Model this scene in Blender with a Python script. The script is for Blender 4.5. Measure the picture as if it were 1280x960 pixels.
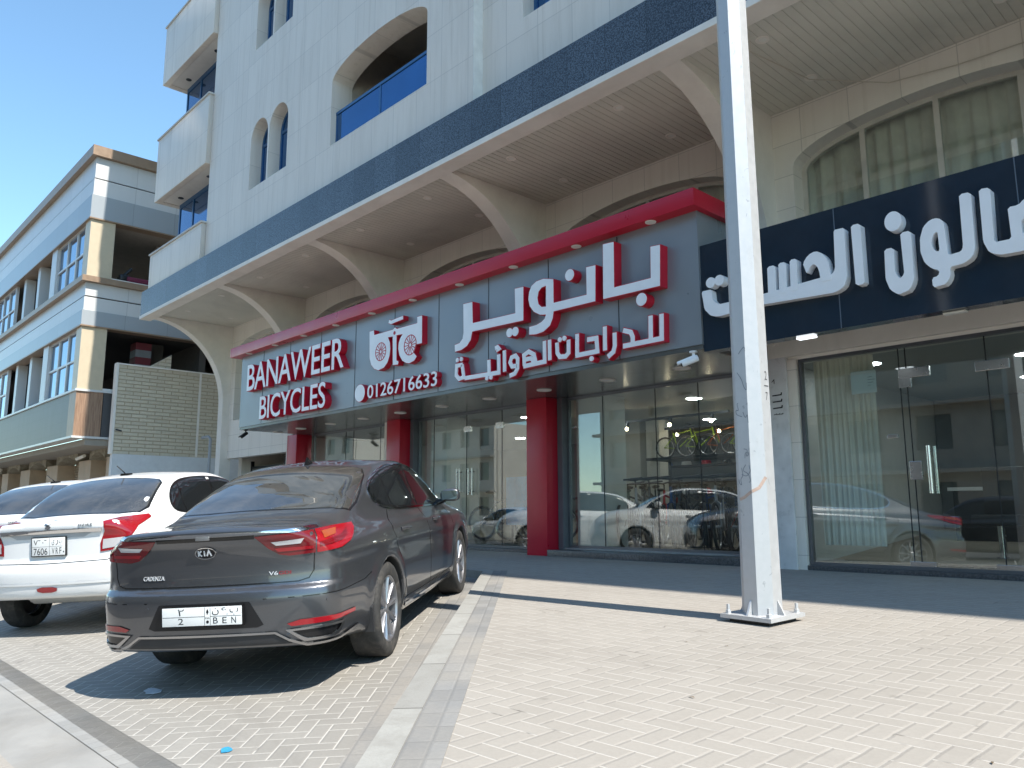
import bpy, bmesh, math, random
import numpy as np
from mathutils import Vector, Matrix
from mathutils.geometry import delaunay_2d_cdt

random.seed(4); RNG = np.random.default_rng(7)
for o in list(bpy.data.objects): bpy.data.objects.remove(o)
S = bpy.context.scene
COL = S.collection

# ================================================================= camera, sky, sun, exposure
CAM_H = 1.325
YAW, PITCH, ROLL = -0.814554834, 0.161108042, -0.003023137
_f = Vector((math.sin(YAW)*math.cos(PITCH), math.cos(YAW)*math.cos(PITCH), math.sin(PITCH)))
_r = Vector((math.cos(YAW), -math.sin(YAW), 0)); _u = _r.cross(_f)
_r2 = _r*math.cos(ROLL) + _u*math.sin(ROLL); _u2 = -_r*math.sin(ROLL) + _u*math.cos(ROLL)
cd = bpy.data.cameras.new('camera'); cam = bpy.data.objects.new('camera', cd); COL.objects.link(cam)
cam.matrix_world = Matrix(((_r2.x, _u2.x, -_f.x, 0), (_r2.y, _u2.y, -_f.y, 0), (_r2.z, _u2.z, -_f.z, CAM_H), (0, 0, 0, 1)))
cd.sensor_width = 36; cd.lens = 986.117/1280*36; cd.clip_end = 3000; cd.clip_start = .05
S.camera = cam

SUN_EL, SUN_AZ = math.radians(55), math.radians(2.6)      # azimuth measured from +X towards +Y
W = bpy.data.worlds.new('World'); S.world = W; W.use_nodes = True
nt = W.node_tree; nt.nodes.clear()
sky = nt.nodes.new('ShaderNodeTexSky'); sky.sky_type = 'NISHITA'; sky.sun_disc = False
sky.sun_elevation = SUN_EL; sky.sun_rotation = math.radians(90) - SUN_AZ
sky.altitude = 0; sky.air_density = 1.0; sky.dust_density = .15; sky.ozone_density = .7
bg = nt.nodes.new('ShaderNodeBackground'); bg.inputs[1].default_value = .15
ow = nt.nodes.new('ShaderNodeOutputWorld')
tint = nt.nodes.new('ShaderNodeMix'); tint.data_type = 'RGBA'; tint.blend_type = 'MULTIPLY'; tint.inputs[0].default_value = 1
tint.inputs[7].default_value = (.89, 1.08, 1.08, 1)          # the phone's cyan white balance of the sky
nt.links.new(sky.outputs[0], tint.inputs[6]); nt.links.new(tint.outputs[2], bg.inputs[0]); nt.links.new(bg.outputs[0], ow.inputs[0])
sl = bpy.data.lights.new('sun', 'SUN'); sl.energy = 4.1; sl.angle = math.radians(.5); sl.color = (1, .95, .87)
so = bpy.data.objects.new('sun', sl); COL.objects.link(so)
_sd = Vector((math.cos(SUN_EL)*math.cos(SUN_AZ), math.cos(SUN_EL)*math.sin(SUN_AZ), math.sin(SUN_EL)))
so.rotation_euler = _sd.to_track_quat('Z', 'Y').to_euler(); so.location = (20, -10, 40)
S.view_settings.view_transform = 'Standard'; S.view_settings.look = 'None'
S.view_settings.exposure = .88; S.view_settings.gamma = 1; S.view_settings.use_curve_mapping = False
S.render.engine = 'CYCLES'
S.cycles.use_denoising = True
S.cycles.max_bounces = 10; S.cycles.transparent_max_bounces = 24; S.cycles.glossy_bounces = 5; S.cycles.diffuse_bounces = 4
S.cycles.caustics_reflective = False; S.cycles.caustics_refractive = False; S.cycles.sample_clamp_indirect = 6

SL = .08                                     # the whole plaza rises towards the building
def gz(y): return SL*y                       # driveway and parking bays
def gw(y): return .3848+.035*y              # sidewalk, flatter than the bays


# ================================================================= node helpers
class N:
    """small wrapper to write shader graphs"""
    def __init__(s, name):
        s.m = bpy.data.materials.new(name); s.m.use_nodes = True
        s.t = s.m.node_tree; s.t.nodes.clear()
        s.out = s.t.nodes.new('ShaderNodeOutputMaterial')
    def n(s, typ, **kw):
        x = s.t.nodes.new('ShaderNode' + typ)
        for k, v in kw.items(): setattr(x, k, v)
        return x
    def put(s, sock, v):
        if hasattr(v, 'is_output') or isinstance(v, bpy.types.NodeSocket): s.t.links.new(v, sock)
        elif isinstance(v, (tuple, list)) and len(v) == 3 and sock.type == 'RGBA': sock.default_value = (*v, 1)
        else: sock.default_value = v
    def math(s, op, a, b=None, c=None, clamp=False):
        x = s.n('Math', operation=op, use_clamp=clamp)
        s.put(x.inputs[0], a)
        if b is not None: s.put(x.inputs[1], b)
        if c is not None: s.put(x.inputs[2], c)
        return x.outputs[0]
    def pos(s): return s.n('NewGeometry').outputs['Position']
    def obj(s): return s.n('TexCoord').outputs['Object']
    def sep(s, v):
        x = s.n('SeparateXYZ'); s.put(x.inputs[0], v); return x.outputs
    def noise(s, vec, scale, detail=3, rough=.55, col=False, dist=0):
        x = s.n('TexNoise'); s.put(x.inputs['Vector'], vec); x.inputs['Scale'].default_value = scale
        x.inputs['Detail'].default_value = detail; x.inputs['Roughness'].default_value = rough; x.inputs['Distortion'].default_value = dist
        return x.outputs['Color' if col else 'Fac']
    def ramp(s, fac, lo, hi, a=0., b=1.):
        x = s.n('MapRange'); s.put(x.inputs[0], fac); x.inputs[1].default_value = lo; x.inputs[2].default_value = hi
        x.inputs[3].default_value = a; x.inputs[4].default_value = b; x.clamp = True
        return x.outputs[0]
    def mix(s, fac, a, b, mode='MIX'):
        x = s.n('Mix', data_type='RGBA', blend_type=mode)
        s.put(x.inputs[0], fac); s.put(x.inputs[6], a); s.put(x.inputs[7], b); return x.outputs[2]
    def scale(s, v, k):
        x = s.n('VectorMath', operation='MULTIPLY'); s.put(x.inputs[0], v); x.inputs[1].default_value = k; return x.outputs[0]
    def bump(s, h, strength=.3, dist=.01):
        x = s.n('Bump'); s.put(x.inputs['Height'], h); x.inputs['Strength'].default_value = strength; x.inputs['Distance'].default_value = dist
        return x.outputs[0]
    def bsdf(s, color, rough=.5, metal=0., spec=.5, normal=None, coat=0., coat_rough=.05, sheen=0.):
        x = s.n('BsdfPrincipled')
        s.put(x.inputs['Base Color'], color); s.put(x.inputs['Roughness'], rough); s.put(x.inputs['Metallic'], metal)
        x.inputs['Specular IOR Level'].default_value = spec
        x.inputs['Coat Weight'].default_value = coat; x.inputs['Coat Roughness'].default_value = coat_rough
        if normal is not None: s.put(x.inputs['Normal'], normal)
        return x.outputs[0]
    def end(s, sh): s.t.links.new(sh, s.out.inputs[0]); return s.m

_mc = {}
def M(name, color=(.5,.5,.5), rough=.5, metal=0., spec=.5, var=.08, vs=6., bump=0., bs=40., coat=0., dirt=0., dirtcol=(.28,.24,.19)):
    """plain material with slight tonal variation, optional dirt blotches and fine bump"""
    if name in _mc: return _mc[name]
    g = N(name); p = g.pos()
    c = color
    if var:
        n = g.noise(p, vs, 4)
        lo = tuple(max(0, v*(1-var)) for v in color); hi = tuple(min(1, v*(1+var)) for v in color)
        c = g.mix(g.ramp(n, .3, .7), lo, hi)
    if dirt:
        d = g.ramp(g.noise(p, vs*.5, 6, .65, dist=.6), .5, .75, 0, dirt)
        c = g.mix(d, c, dirtcol)
    nm = g.bump(g.noise(p, bs, 3), bump, .004) if bump else None
    r = g.ramp(g.noise(p, vs*2, 3), .3, .7, max(.02, rough*.85), min(1, rough*1.15)) if var else rough
    _mc[name] = g.end(g.bsdf(c, r, metal, spec, nm, coat))
    return _mc[name]

def emit(name, color, strength):
    if name in _mc: return _mc[name]
    g = N(name); e = g.n('Emission'); e.inputs[0].default_value = (*color, 1); e.inputs[1].default_value = strength
    _mc[name] = g.end(e.outputs[0]); return _mc[name]

def herring(name, ang, c1, c2, joint, unit=.1, jw=.022, stain=.25, cross=.6):
    """herringbone pavers 2:1 laid along the direction ang (radians)"""
    g = N(name); p = g.pos(); x, y, z = g.sep(p)
    ca, sa = math.cos(ang)/unit, math.sin(ang)/unit
    X = g.math('ADD', g.math('MULTIPLY', x, ca), g.math('MULTIPLY', y, sa))
    Y = g.math('SUBTRACT', g.math('MULTIPLY', y, ca), g.math('MULTIPLY', x, sa))
    wob = g.noise(p, 9, 2)
    X = g.math('ADD', X, g.math('MULTIPLY', g.math('SUBTRACT', wob, .5), .10))
    i = g.math('FLOOR', X); j = g.math('FLOOR', Y)
    fx = g.math('SUBTRACT', X, i); fy = g.math('SUBTRACT', Y, j)
    m = g.math('FLOORED_MODULO', g.math('SUBTRACT', i, j), 4)
    def eq(k): return g.math('COMPARE', m, float(k), .1)
    e0, e1, e2, e3 = eq(0), eq(1), eq(2), eq(3)
    gx = g.math('SUBTRACT', 1, fx); gy = g.math('SUBTRACT', 1, fy)
    def far(d, *es):
        for e in es: d = g.math('ADD', d, e)
        return d
    dl = far(fx, e1); dr = far(gx, e0); db = far(fy, e2); dt = far(gy, e3)
    d = g.math('MINIMUM', g.math('MINIMUM', dl, dr), g.math('MINIMUM', db, dt))
    bi = g.math('SUBTRACT', i, e1); bj = g.math('SUBTRACT', j, e2)
    cv = g.n('CombineXYZ'); g.put(cv.inputs[0], bi); g.put(cv.inputs[1], bj); g.put(cv.inputs[2], g.math('ADD', e2, e3))
    wn = g.n('TexWhiteNoise', noise_dimensions='3D'); g.put(wn.inputs[0], cv.outputs[0])
    rnd = wn.outputs['Value']
    col = g.mix(g.math('MULTIPLY', rnd, .8), c1, c2)
    big = g.noise(p, .55, 5, .6); fine = g.noise(p, 55, 4, .7); mid = g.noise(p, 4, 4, .6)
    col = g.mix(g.ramp(big, .45, .75, 0, stain), col, tuple(v*.62 for v in c1))
    col = g.mix(g.ramp(mid, .55, .8, 0, .18), col, tuple(min(1, v*1.15) for v in c2))
    col = g.mix(g.ramp(fine, .35, .65, 0, .22), col, tuple(v*.7 for v in c1))
    # sand fills most joints, some stay open and dark
    dn = g.math('ADD', d, g.math('MULTIPLY', g.math('SUBTRACT', fine, .5), .05))
    jm = g.ramp(dn, jw, jw+.035, 1, 0)
    along = g.math('LESS_THAN', g.math('MINIMUM', dl, dr), g.math('MINIMUM', db, dt))
    openj = g.ramp(g.noise(p, 3.1, 4, .65), .60, .68)
    jc = g.mix(openj, joint, tuple(v*.4 for v in c1))
    jc = g.mix(along, jc, g.mix(cross, jc, tuple(v*.80 for v in c1)))  # one joint direction toned darker, lit and unlit edges put into the colour
    col = g.mix(jm, col, jc)
    vo = g.n('TexVoronoi'); g.put(vo.inputs['Vector'], p); vo.inputs['Scale'].default_value = 3.4      # gum and oil spots
    sc = g.sep(vo.outputs['Color'])
    spot = g.math('MULTIPLY', g.ramp(vo.outputs['Distance'], .03, .10, 1, 0), g.math('GREATER_THAN', sc[0], .72))
    col = g.mix(g.math('MULTIPLY', spot, .42), col, tuple(v*.4 for v in c1))
    ty = g.noise(g.scale(p, (.5, 2.2, 1)), .8, 5, .7, dist=1.0)
    col = g.mix(g.ramp(ty, .55, .75, 0, .28), col, tuple(v*k for v, k in zip(c1, (.62, .60, .60))))
    h = g.math('ADD', g.ramp(dn, 0, .13), g.math('MULTIPLY', rnd, .35))
    h = g.math('ADD', h, g.math('MULTIPLY', fine, .25))
    return g.end(g.bsdf(col, .85, 0, .25, g.bump(h, .5, .006)))

def strip_paver(name, ang, c, unit=.1):
    g = N(name); p = g.pos(); x, y, z = g.sep(p)
    ca, sa = math.cos(ang)/unit, math.sin(ang)/unit
    X = g.math('ADD', g.math('MULTIPLY', x, ca), g.math('MULTIPLY', y, sa))
    Y = g.math('SUBTRACT', g.math('MULTIPLY', y, ca/2), g.math('MULTIPLY', x, sa/2))
    i = g.math('FLOOR', X); fx = g.math('SUBTRACT', X, i); fy = g.math('FRACT', Y)
    d = g.math('MINIMUM', g.math('MINIMUM', fx, g.math('SUBTRACT', 1, fx)), g.math('MULTIPLY', 2, g.math('MINIMUM', fy, g.math('SUBTRACT', 1, fy))))
    wn = g.n('TexWhiteNoise', noise_dimensions='2D'); cv = g.n('CombineXYZ'); g.put(cv.inputs[0], i); g.put(cv.inputs[1], g.math('FLOOR', Y)); g.put(wn.inputs[0], cv.outputs[0])
    fine = g.noise(p, 50, 4, .7); big = g.noise(p, 1.1, 5)
    col = g.mix(wn.outputs['Value'], tuple(v*.88 for v in c), tuple(v*1.1 for v in c))
    col = g.mix(g.ramp(big, .42, .7, 0, .45), col, (.42, .37, .30))
    col = g.mix(g.ramp(fine, .35, .65, 0, .25), col, tuple(v*.65 for v in c))
    col = g.mix(g.ramp(d, .03, .07, .28, 0), col, tuple(v*.6 for v in c))
    return g.end(g.bsdf(col, .85, 0, .25, g.bump(g.math('ADD', g.ramp(d, 0, .12), g.math('MULTIPLY', fine, .3)), .4, .005)))

def cladding(name, c, w=.62, h=.9, line=.35, lw=.008, rough=.42, stain=.25, spec=.4, axis='x'):
    """stone panels: joints on a regular grid, tone per panel, rain streaks"""
    g = N(name); p = g.pos(); x, y, z = g.sep(p)
    a = x if axis == 'x' else g.math('ADD', x, y)
    X = g.math('DIVIDE', a, w); Z = g.math('DIVIDE', z, h)
    i = g.math('FLOOR', X); j = g.math('FLOOR', Z)
    fx = g.math('SUBTRACT', X, i); fz = g.math('SUBTRACT', Z, j)
    dx = g.math('MULTIPLY', g.math('MINIMUM', fx, g.math('SUBTRACT', 1, fx)), w)
    dz = g.math('MULTIPLY', g.math('MINIMUM', fz, g.math('SUBTRACT', 1, fz)), h)
    d = g.math('MINIMUM', dx, dz)
    cv = g.n('CombineXYZ'); g.put(cv.inputs[0], i); g.put(cv.inputs[1], j)
    wn = g.n('TexWhiteNoise', noise_dimensions='2D'); g.put(wn.inputs[0], cv.outputs[0])
    col = g.mix(wn.outputs['Value'], tuple(v*.97 for v in c), tuple(min(1, v*1.03) for v in c))
    st = g.noise(g.scale(p, (3., 3., .35)), 1.4, 5, .65)
    col = g.mix(g.ramp(st, .48, .8, 0, stain), col, tuple(v*k for v, k in zip(c, (.62, .58, .52))))
    ve = g.noise(p, 7, 6, .7, dist=1.2)
    col = g.mix(g.ramp(ve, .55, .75, 0, .10), col, tuple(v*.75 for v in c))
    dr = g.noise(g.scale(p, (9., 9., .22)), 1.1, 4, .7)
    col = g.mix(g.ramp(dr, .56, .72, 0, stain*.9), col, tuple(v*k for v, k in zip(c, (.60, .55, .48))))
    col = g.mix(g.ramp(d, lw*.5, lw, line, 0), col, tuple(v*.45 for v in c))
    return g.end(g.bsdf(col, rough, 0, spec, g.bump(g.ramp(d, 0, lw), .25, .004)))

def granite(name, c, speck, scale=260, rough=.22):
    g = N(name); p = g.pos(); x, y, z = g.sep(p)
    v = g.n('TexVoronoi'); g.put(v.inputs['Vector'], p); v.inputs['Scale'].default_value = scale*.22
    n = g.noise(p, scale*.15, 4, .7)
    f = g.ramp(g.math('ADD', g.math('MULTIPLY', v.outputs['Distance'], .8), g.math('MULTIPLY', n, .5)), .45, .8, 1, 0)
    col = g.mix(f, c, speck)
    X = g.math('DIVIDE', x, .6); fx = g.math('FRACT', X)
    wn = g.n('TexWhiteNoise', noise_dimensions='1D'); g.put(wn.inputs['W'], g.math('FLOOR', X))
    col = g.mix(g.math('MULTIPLY', wn.outputs['Value'], .35), col, tuple(k*.55 for k in c))
    d = g.math('MULTIPLY', g.math('MINIMUM', fx, g.math('SUBTRACT', 1, fx)), .6)
    col = g.mix(g.ramp(d, .003, .006, .7, 0), col, (.01, .012, .016))
    return g.end(g.bsdf(col, rough, 0, .5))

def glass(name, tint=(.82, .9, .88), ior=1.5, rough=.0, dust=.03):
    """clear pane: partly see-through, partly mirror according to the viewing angle, with a film of dust"""
    g = N(name)
    tr = g.n('BsdfTransparent'); tr.inputs[0].default_value = (*tint, 1)
    gl = g.n('BsdfGlossy'); gl.inputs['Roughness'].default_value = rough; gl.inputs[0].default_value = (.95, .98, 1, 1)
    geo = g.n('NewGeometry'); dt = g.n('VectorMath', operation='DOT_PRODUCT'); g.put(dt.inputs[0], geo.outputs['Incoming']); g.put(dt.inputs[1], geo.outputs['Normal'])
    f0 = ((ior-1)/(ior+1))**2; k = g.math('POWER', g.math('SUBTRACT', 1, g.math('ABSOLUTE', dt.outputs['Value'])), 5)
    mx = g.n('MixShader'); g.put(mx.inputs[0], g.math('ADD', f0, g.math('MULTIPLY', 1-f0, k), clamp=True)); g.t.links.new(tr.outputs[0], mx.inputs[1]); g.t.links.new(gl.outputs[0], mx.inputs[2])
    df = g.n('BsdfDiffuse'); df.inputs[0].default_value = (.5, .5, .47, 1)
    m2 = g.n('MixShader'); g.put(m2.inputs[0], g.ramp(g.noise(g.pos(), 1.7, 5, .65), .35, .8, dust*.3, dust))
    g.t.links.new(mx.outputs[0], m2.inputs[1]); g.t.links.new(df.outputs[0], m2.inputs[2])
    return g.end(m2.outputs[0])

# ================================================================= mesh helpers
class MB:
    def __init__(s): s.v = []; s.f = []; s.k = []; s.nv = []
    def add(s, vs, fs, k=0):
        b = len(s.v); s.v.extend([tuple(map(float, q)) for q in vs])
        for f in fs: s.f.append(tuple(int(i)+b for i in f)); s.k.append(k)
        return s
    def box(s, x0, x1, y0, y1, z0, z1, k=0, bev=0.):
        if bev > 0 and min(x1-x0, y1-y0, z1-z0) > 2.2*bev:
            bm = bmesh.new(); bmesh.ops.create_cube(bm, size=1)
            for q in bm.verts: q.co = Vector(((x0+x1)/2+q.co.x*(x1-x0), (y0+y1)/2+q.co.y*(y1-y0), (z0+z1)/2+q.co.z*(z1-z0)))
            bmesh.ops.bevel(bm, geom=bm.edges[:], offset=bev, segments=2, profile=.6, affect='EDGES')
            s.bm(bm, k); return s
        v = [(x, y, z) for x in (x0, x1) for y in (y0, y1) for z in (z0, z1)]
        return s.add(v, [(0,1,3,2), (4,6,7,5), (0,4,5,1), (2,3,7,6), (0,2,6,4), (1,5,7,3)], k)
    def bm(s, bm, k=0):
        bm.verts.index_update(); s.add([q.co for q in bm.verts], [[q.index for q in f.verts] for f in bm.faces], k); bm.free()
    def prism(s, poly, ax, a0, a1, k=0, holes=(), sides=True, caps=(True, True), kside=None):
        """polygon in the plane normal to axis ax ('x','y','z'), extruded from a0 to a1"""
        def mp(p, a): return {'x': (a, p[0], p[1]), 'y': (p[0], a, p[1]), 'z': (p[0], p[1], a)}[ax]
        tris, pts = tri2d(poly, holes)
        ks = k if kside is None else kside
        if caps[0]: s.add([mp(p, a0) for p in pts], tris, k)
        if caps[1]: s.add([mp(p, a1) for p in pts], [t[::-1] for t in tris], k)
        if sides:
            for lp in (poly, *holes):
                n = len(lp)
                s.add([mp(p, a0) for p in lp] + [mp(p, a1) for p in lp], [(i, (i+1) % n, n+(i+1) % n, n+i) for i in range(n)], ks)
        return s
    def tube(s, path, r, n=8, k=0, caps=True, closed=False):
        P = [Vector(p) for p in path]; m = len(P)
        R = r if hasattr(r, '__len__') else [r]*m
        vs = []; up = None
        for i, p in enumerate(P):
            if closed: t = (P[(i+1) % m] - P[i-1])
            else: t = (P[min(i+1, m-1)] - P[max(i-1, 0)])
            t = t.normalized() if t.length > 1e-9 else Vector((0, 0, 1))
            if up is None: up = Vector((0, 0, 1)) if abs(t.z) < .9 else Vector((1, 0, 0))
            a = t.cross(up).normalized(); b = a.cross(t).normalized(); up = b
            vs += [p + (a*math.cos(2*math.pi*j/n) + b*math.sin(2*math.pi*j/n))*R[i] for j in range(n)]
        fs = []
        for i in range(m if closed else m-1):
            q = (i+1) % m
            fs += [(i*n+j, i*n+(j+1) % n, q*n+(j+1) % n, q*n+j) for j in range(n)]
        if caps and not closed: fs += [tuple(range(n))[::-1], tuple(range((m-1)*n, m*n))]
        return s.add(vs, fs, k)
    def lathe(s, prof, c=(0,0,0), axis='z', n=32, k=0, a0=0, a1=2*math.pi):
        """prof: list of (radius, height along axis)"""
        full = abs(a1-a0-2*math.pi) < 1e-6; vs = []; m = len(prof); nn = n if full else n+1
        for i in range(nn):
            a = a0+(a1-a0)*i/n; ca, sa = math.cos(a), math.sin(a)
            for r, h in prof:
                q = {'z': (r*ca, r*sa, h), 'y': (r*ca, h, r*sa), 'x': (h, r*ca, r*sa)}[axis]
                vs.append((c[0]+q[0], c[1]+q[1], c[2]+q[2]))
        fs = []
        for i in range(n):
            j = (i+1) % nn
            fs += [(i*m+q, j*m+q, j*m+q+1, i*m+q+1) for q in range(m-1)]
        return s.add(vs, fs, k)
    def build(s, name, mats, parent=None, smooth=None, local=False, label=None):
        me = bpy.data.meshes.new(name)
        v = np.array(s.v, float).reshape(-1, 3)
        if parent is not None and not local: v = v - np.array(origin_of(parent))
        me.from_pydata(v.tolist(), [], s.f)
        if not isinstance(mats, (list, tuple)): mats = [mats]
        for m in mats: me.materials.append(m)
        if len(mats) > 1: me.polygons.foreach_set('material_index', s.k)
        bm = bmesh.new(); bm.from_mesh(me)
        if s.nv and len(s.nv) == len(s.v):
            bm.normal_update()
            for f in [f for f in bm.faces if f.normal.dot(sum((Vector(s.nv[q.index]) for q in f.verts), Vector())) < 0]: f.normal_flip()
        else: bmesh.ops.recalc_face_normals(bm, faces=bm.faces[:])
        bm.to_mesh(me); bm.free()
        if smooth is not None:
            me.polygons.foreach_set('use_smooth', [True]*len(me.polygons))
            if smooth < 179: me.set_sharp_from_angle(angle=math.radians(smooth))
        if s.nv and len(s.nv) == len(s.v):
            me.polygons.foreach_set('use_smooth', [True]*len(me.polygons)); me.normals_split_custom_set_from_vertices([tuple(q) for q in s.nv])
        me.update()
        o = bpy.data.objects.new(name, me); COL.objects.link(o)
        if parent is not None: o.parent = parent
        if label: o['label'] = label
        return o

def origin_of(o):
    p = Vector((0, 0, 0))
    while o is not None: p = p + o.location; o = o.parent
    return p

def inpoly(pts, poly):
    pts = np.asarray(pts, float); x, y = pts[:, 0], pts[:, 1]; r = np.zeros(len(pts), bool); n = len(poly)
    for i in range(n):
        x0, y0 = poly[i]; x1, y1 = poly[(i+1) % n]
        if y0 == y1: continue
        c = ((y0 > y) != (y1 > y)) & (x < (x1-x0)*(y-y0)/(y1-y0)+x0); r ^= c
    return r

def tri2d(poly, holes=(), extra=()):
    vs = []; ed = []
    for lp in (poly, *holes):
        b = len(vs); n = len(lp); vs += [Vector((float(p[0]), float(p[1]))) for p in lp]; ed += [(b+i, b+(i+1) % n) for i in range(n)]
    vs += [Vector((float(p[0]), float(p[1]))) for p in extra]
    ov, oe, of, *_ = delaunay_2d_cdt(vs, ed, [], 0, 1e-6)
    pts = [(p.x, p.y) for p in ov]
    if not of: return [], pts
    cen = np.array([[sum(pts[i][0] for i in f)/3, sum(pts[i][1] for i in f)/3] for f in of])
    ok = inpoly(cen, poly)
    for h in holes: ok &= ~inpoly(cen, h)
    return [tuple(f) for f, g in zip(of, ok) if g], pts

def thing(name, label, cat, loc=(0,0,0), group=None):
    o = bpy.data.objects.new(name, None); COL.objects.link(o); o.location = loc; o.empty_display_size = .2
    o['label'] = label; o['category'] = cat
    if group: o['group'] = group
    return o
def tag(o, label, cat, group=None):
    o['label'] = label; o['category'] = cat
    if group: o['group'] = group
    return o
def struct(o): o['kind'] = 'structure'; return o
def dup(root, loc=None, mat=None, label=None, parent=None):
    r = root.copy(); COL.objects.link(r)
    if loc is not None: r.location = loc
    if mat is not None: r.matrix_world = mat
    if label: r['label'] = label
    if parent is not None: r.parent = parent
    for ch in list(root.children): dup(ch, parent=r)
    return r

def arc(cx, cz, rx, rz, a0, a1, n):
    return [(cx+rx*math.cos(math.radians(a0+(a1-a0)*i/n)), cz+rz*math.sin(math.radians(a0+(a1-a0)*i/n))) for i in range(n+1)]
def arch_poly(x0, x1, z0, zs, rise, n=20):
    c = (x0+x1)/2; r = (x1-x0)/2
    return [(x0, z0), (x1, z0)] + arc(c, zs, r, rise, 0, 180, n)
def ribbon(path, w, round_=False):
    """closed outline round a polyline of width w (mitred)"""
    P = [Vector(p) for p in path]; n = len(P); L = []; R = []
    for i, p in enumerate(P):
        a = (P[i]-P[i-1]).normalized() if i else None; b = (P[i+1]-P[i]).normalized() if i < n-1 else None
        if a is None: a = b
        if b is None: b = a
        na = Vector((-a.y, a.x)); nb = Vector((-b.y, b.x)); m = (na+nb)
        m = m.normalized() if m.length > 1e-6 else na
        k = 1/max(.35, m.dot(na)); L.append(p+m*k*w/2); R.append(p-m*k*w/2)
    return [tuple(q) for q in L] + [tuple(q) for q in R[::-1]]

_fc = {}
def text_poly(txt, bold=0., spacing=1.):
    """glyph outlines of the built-in font as triangles, size 1"""
    key = (txt, bold, spacing)
    if key in _fc: return _fc[key]
    cu = bpy.data.curves.new('t', 'FONT'); cu.body = txt; cu.size = 1; cu.offset = bold; cu.space_character = spacing; cu.resolution_u = 4
    ob = bpy.data.objects.new('t', cu); COL.objects.link(ob)
    dg = bpy.context.evaluated_depsgraph_get(); dg.update()
    me = bpy.data.meshes.new_from_object(ob.evaluated_get(dg))
    v = np.array([q.co[:2] for q in me.vertices]).reshape(-1, 2); f = [tuple(p.vertices) for p in me.polygons]
    bpy.data.objects.remove(ob); bpy.data.curves.remove(cu); bpy.data.meshes.remove(me)
    _fc[key] = (v, f); return v, f
def text_mb(mb, txt, mapf, box, depth=0., bold=0., k=0, fit='wh', spacing=1., side=None):
    """text scaled into box (x0,z0,x1,z1); mapf((x,z), d) -> 3D, d = height above the carrier"""
    v, f = text_poly(txt, bold, spacing)
    if len(v) == 0: return
    lo, hi = v.min(0), v.max(0); x0, z0, x1, z1 = box; s = hi-lo
    if fit == 'wh': sc = np.array([(x1-x0)/s[0], (z1-z0)/s[1]])
    else: sc = np.array([(z1-z0)/s[1]]*2)
    q = (v-lo)*sc + np.array([x0, z0])
    top = [mapf(p, depth) for p in q]; mb.add(top, f, k)
    if depth > 0:
        cnt = {}
        for fc in f:
            for i in range(len(fc)):
                e = (fc[i], fc[(i+1) % len(fc)]); cnt[tuple(sorted(e))] = cnt.get(tuple(sorted(e)), 0)+1
        bot = [mapf(p, 0) for p in q]; n = len(q)
        mb.add(top+bot, [(e[0], e[1], n+e[1], n+e[0]) for e, c in cnt.items() if c == 1], k if side is None else side)
# ---------------------------------------------------------------- car body fields (numpy)
def pch(x, pts):
    """monotone cubic through (x, y) pairs"""
    xs = np.array([p[0] for p in pts], float); ys = np.array([p[1] for p in pts], float)
    h = np.diff(xs); s = np.diff(ys) / h
    m = np.zeros_like(xs); m[0] = s[0]; m[-1] = s[-1]
    for i in range(1, len(xs) - 1):
        if s[i-1] * s[i] > 0:
            w1 = 2*h[i] + h[i-1]; w2 = h[i] + 2*h[i-1]
            m[i] = (w1 + w2) / (w1 / s[i-1] + w2 / s[i])
    x = np.clip(x, xs[0], xs[-1])
    k = np.clip(np.searchsorted(xs, x) - 1, 0, len(h) - 1)
    t = (x - xs[k]) / h[k]; t2 = t*t; t3 = t2*t
    return (2*t3-3*t2+1)*ys[k] + (t3-2*t2+t)*h[k]*m[k] + (3*t2-2*t3)*ys[k+1] + (t3-t2)*h[k]*m[k+1]

def smax(a, b, k):
    d = np.maximum(k - np.abs(a - b), 0) / k
    return np.maximum(a, b) + d*d*k*0.25

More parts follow.
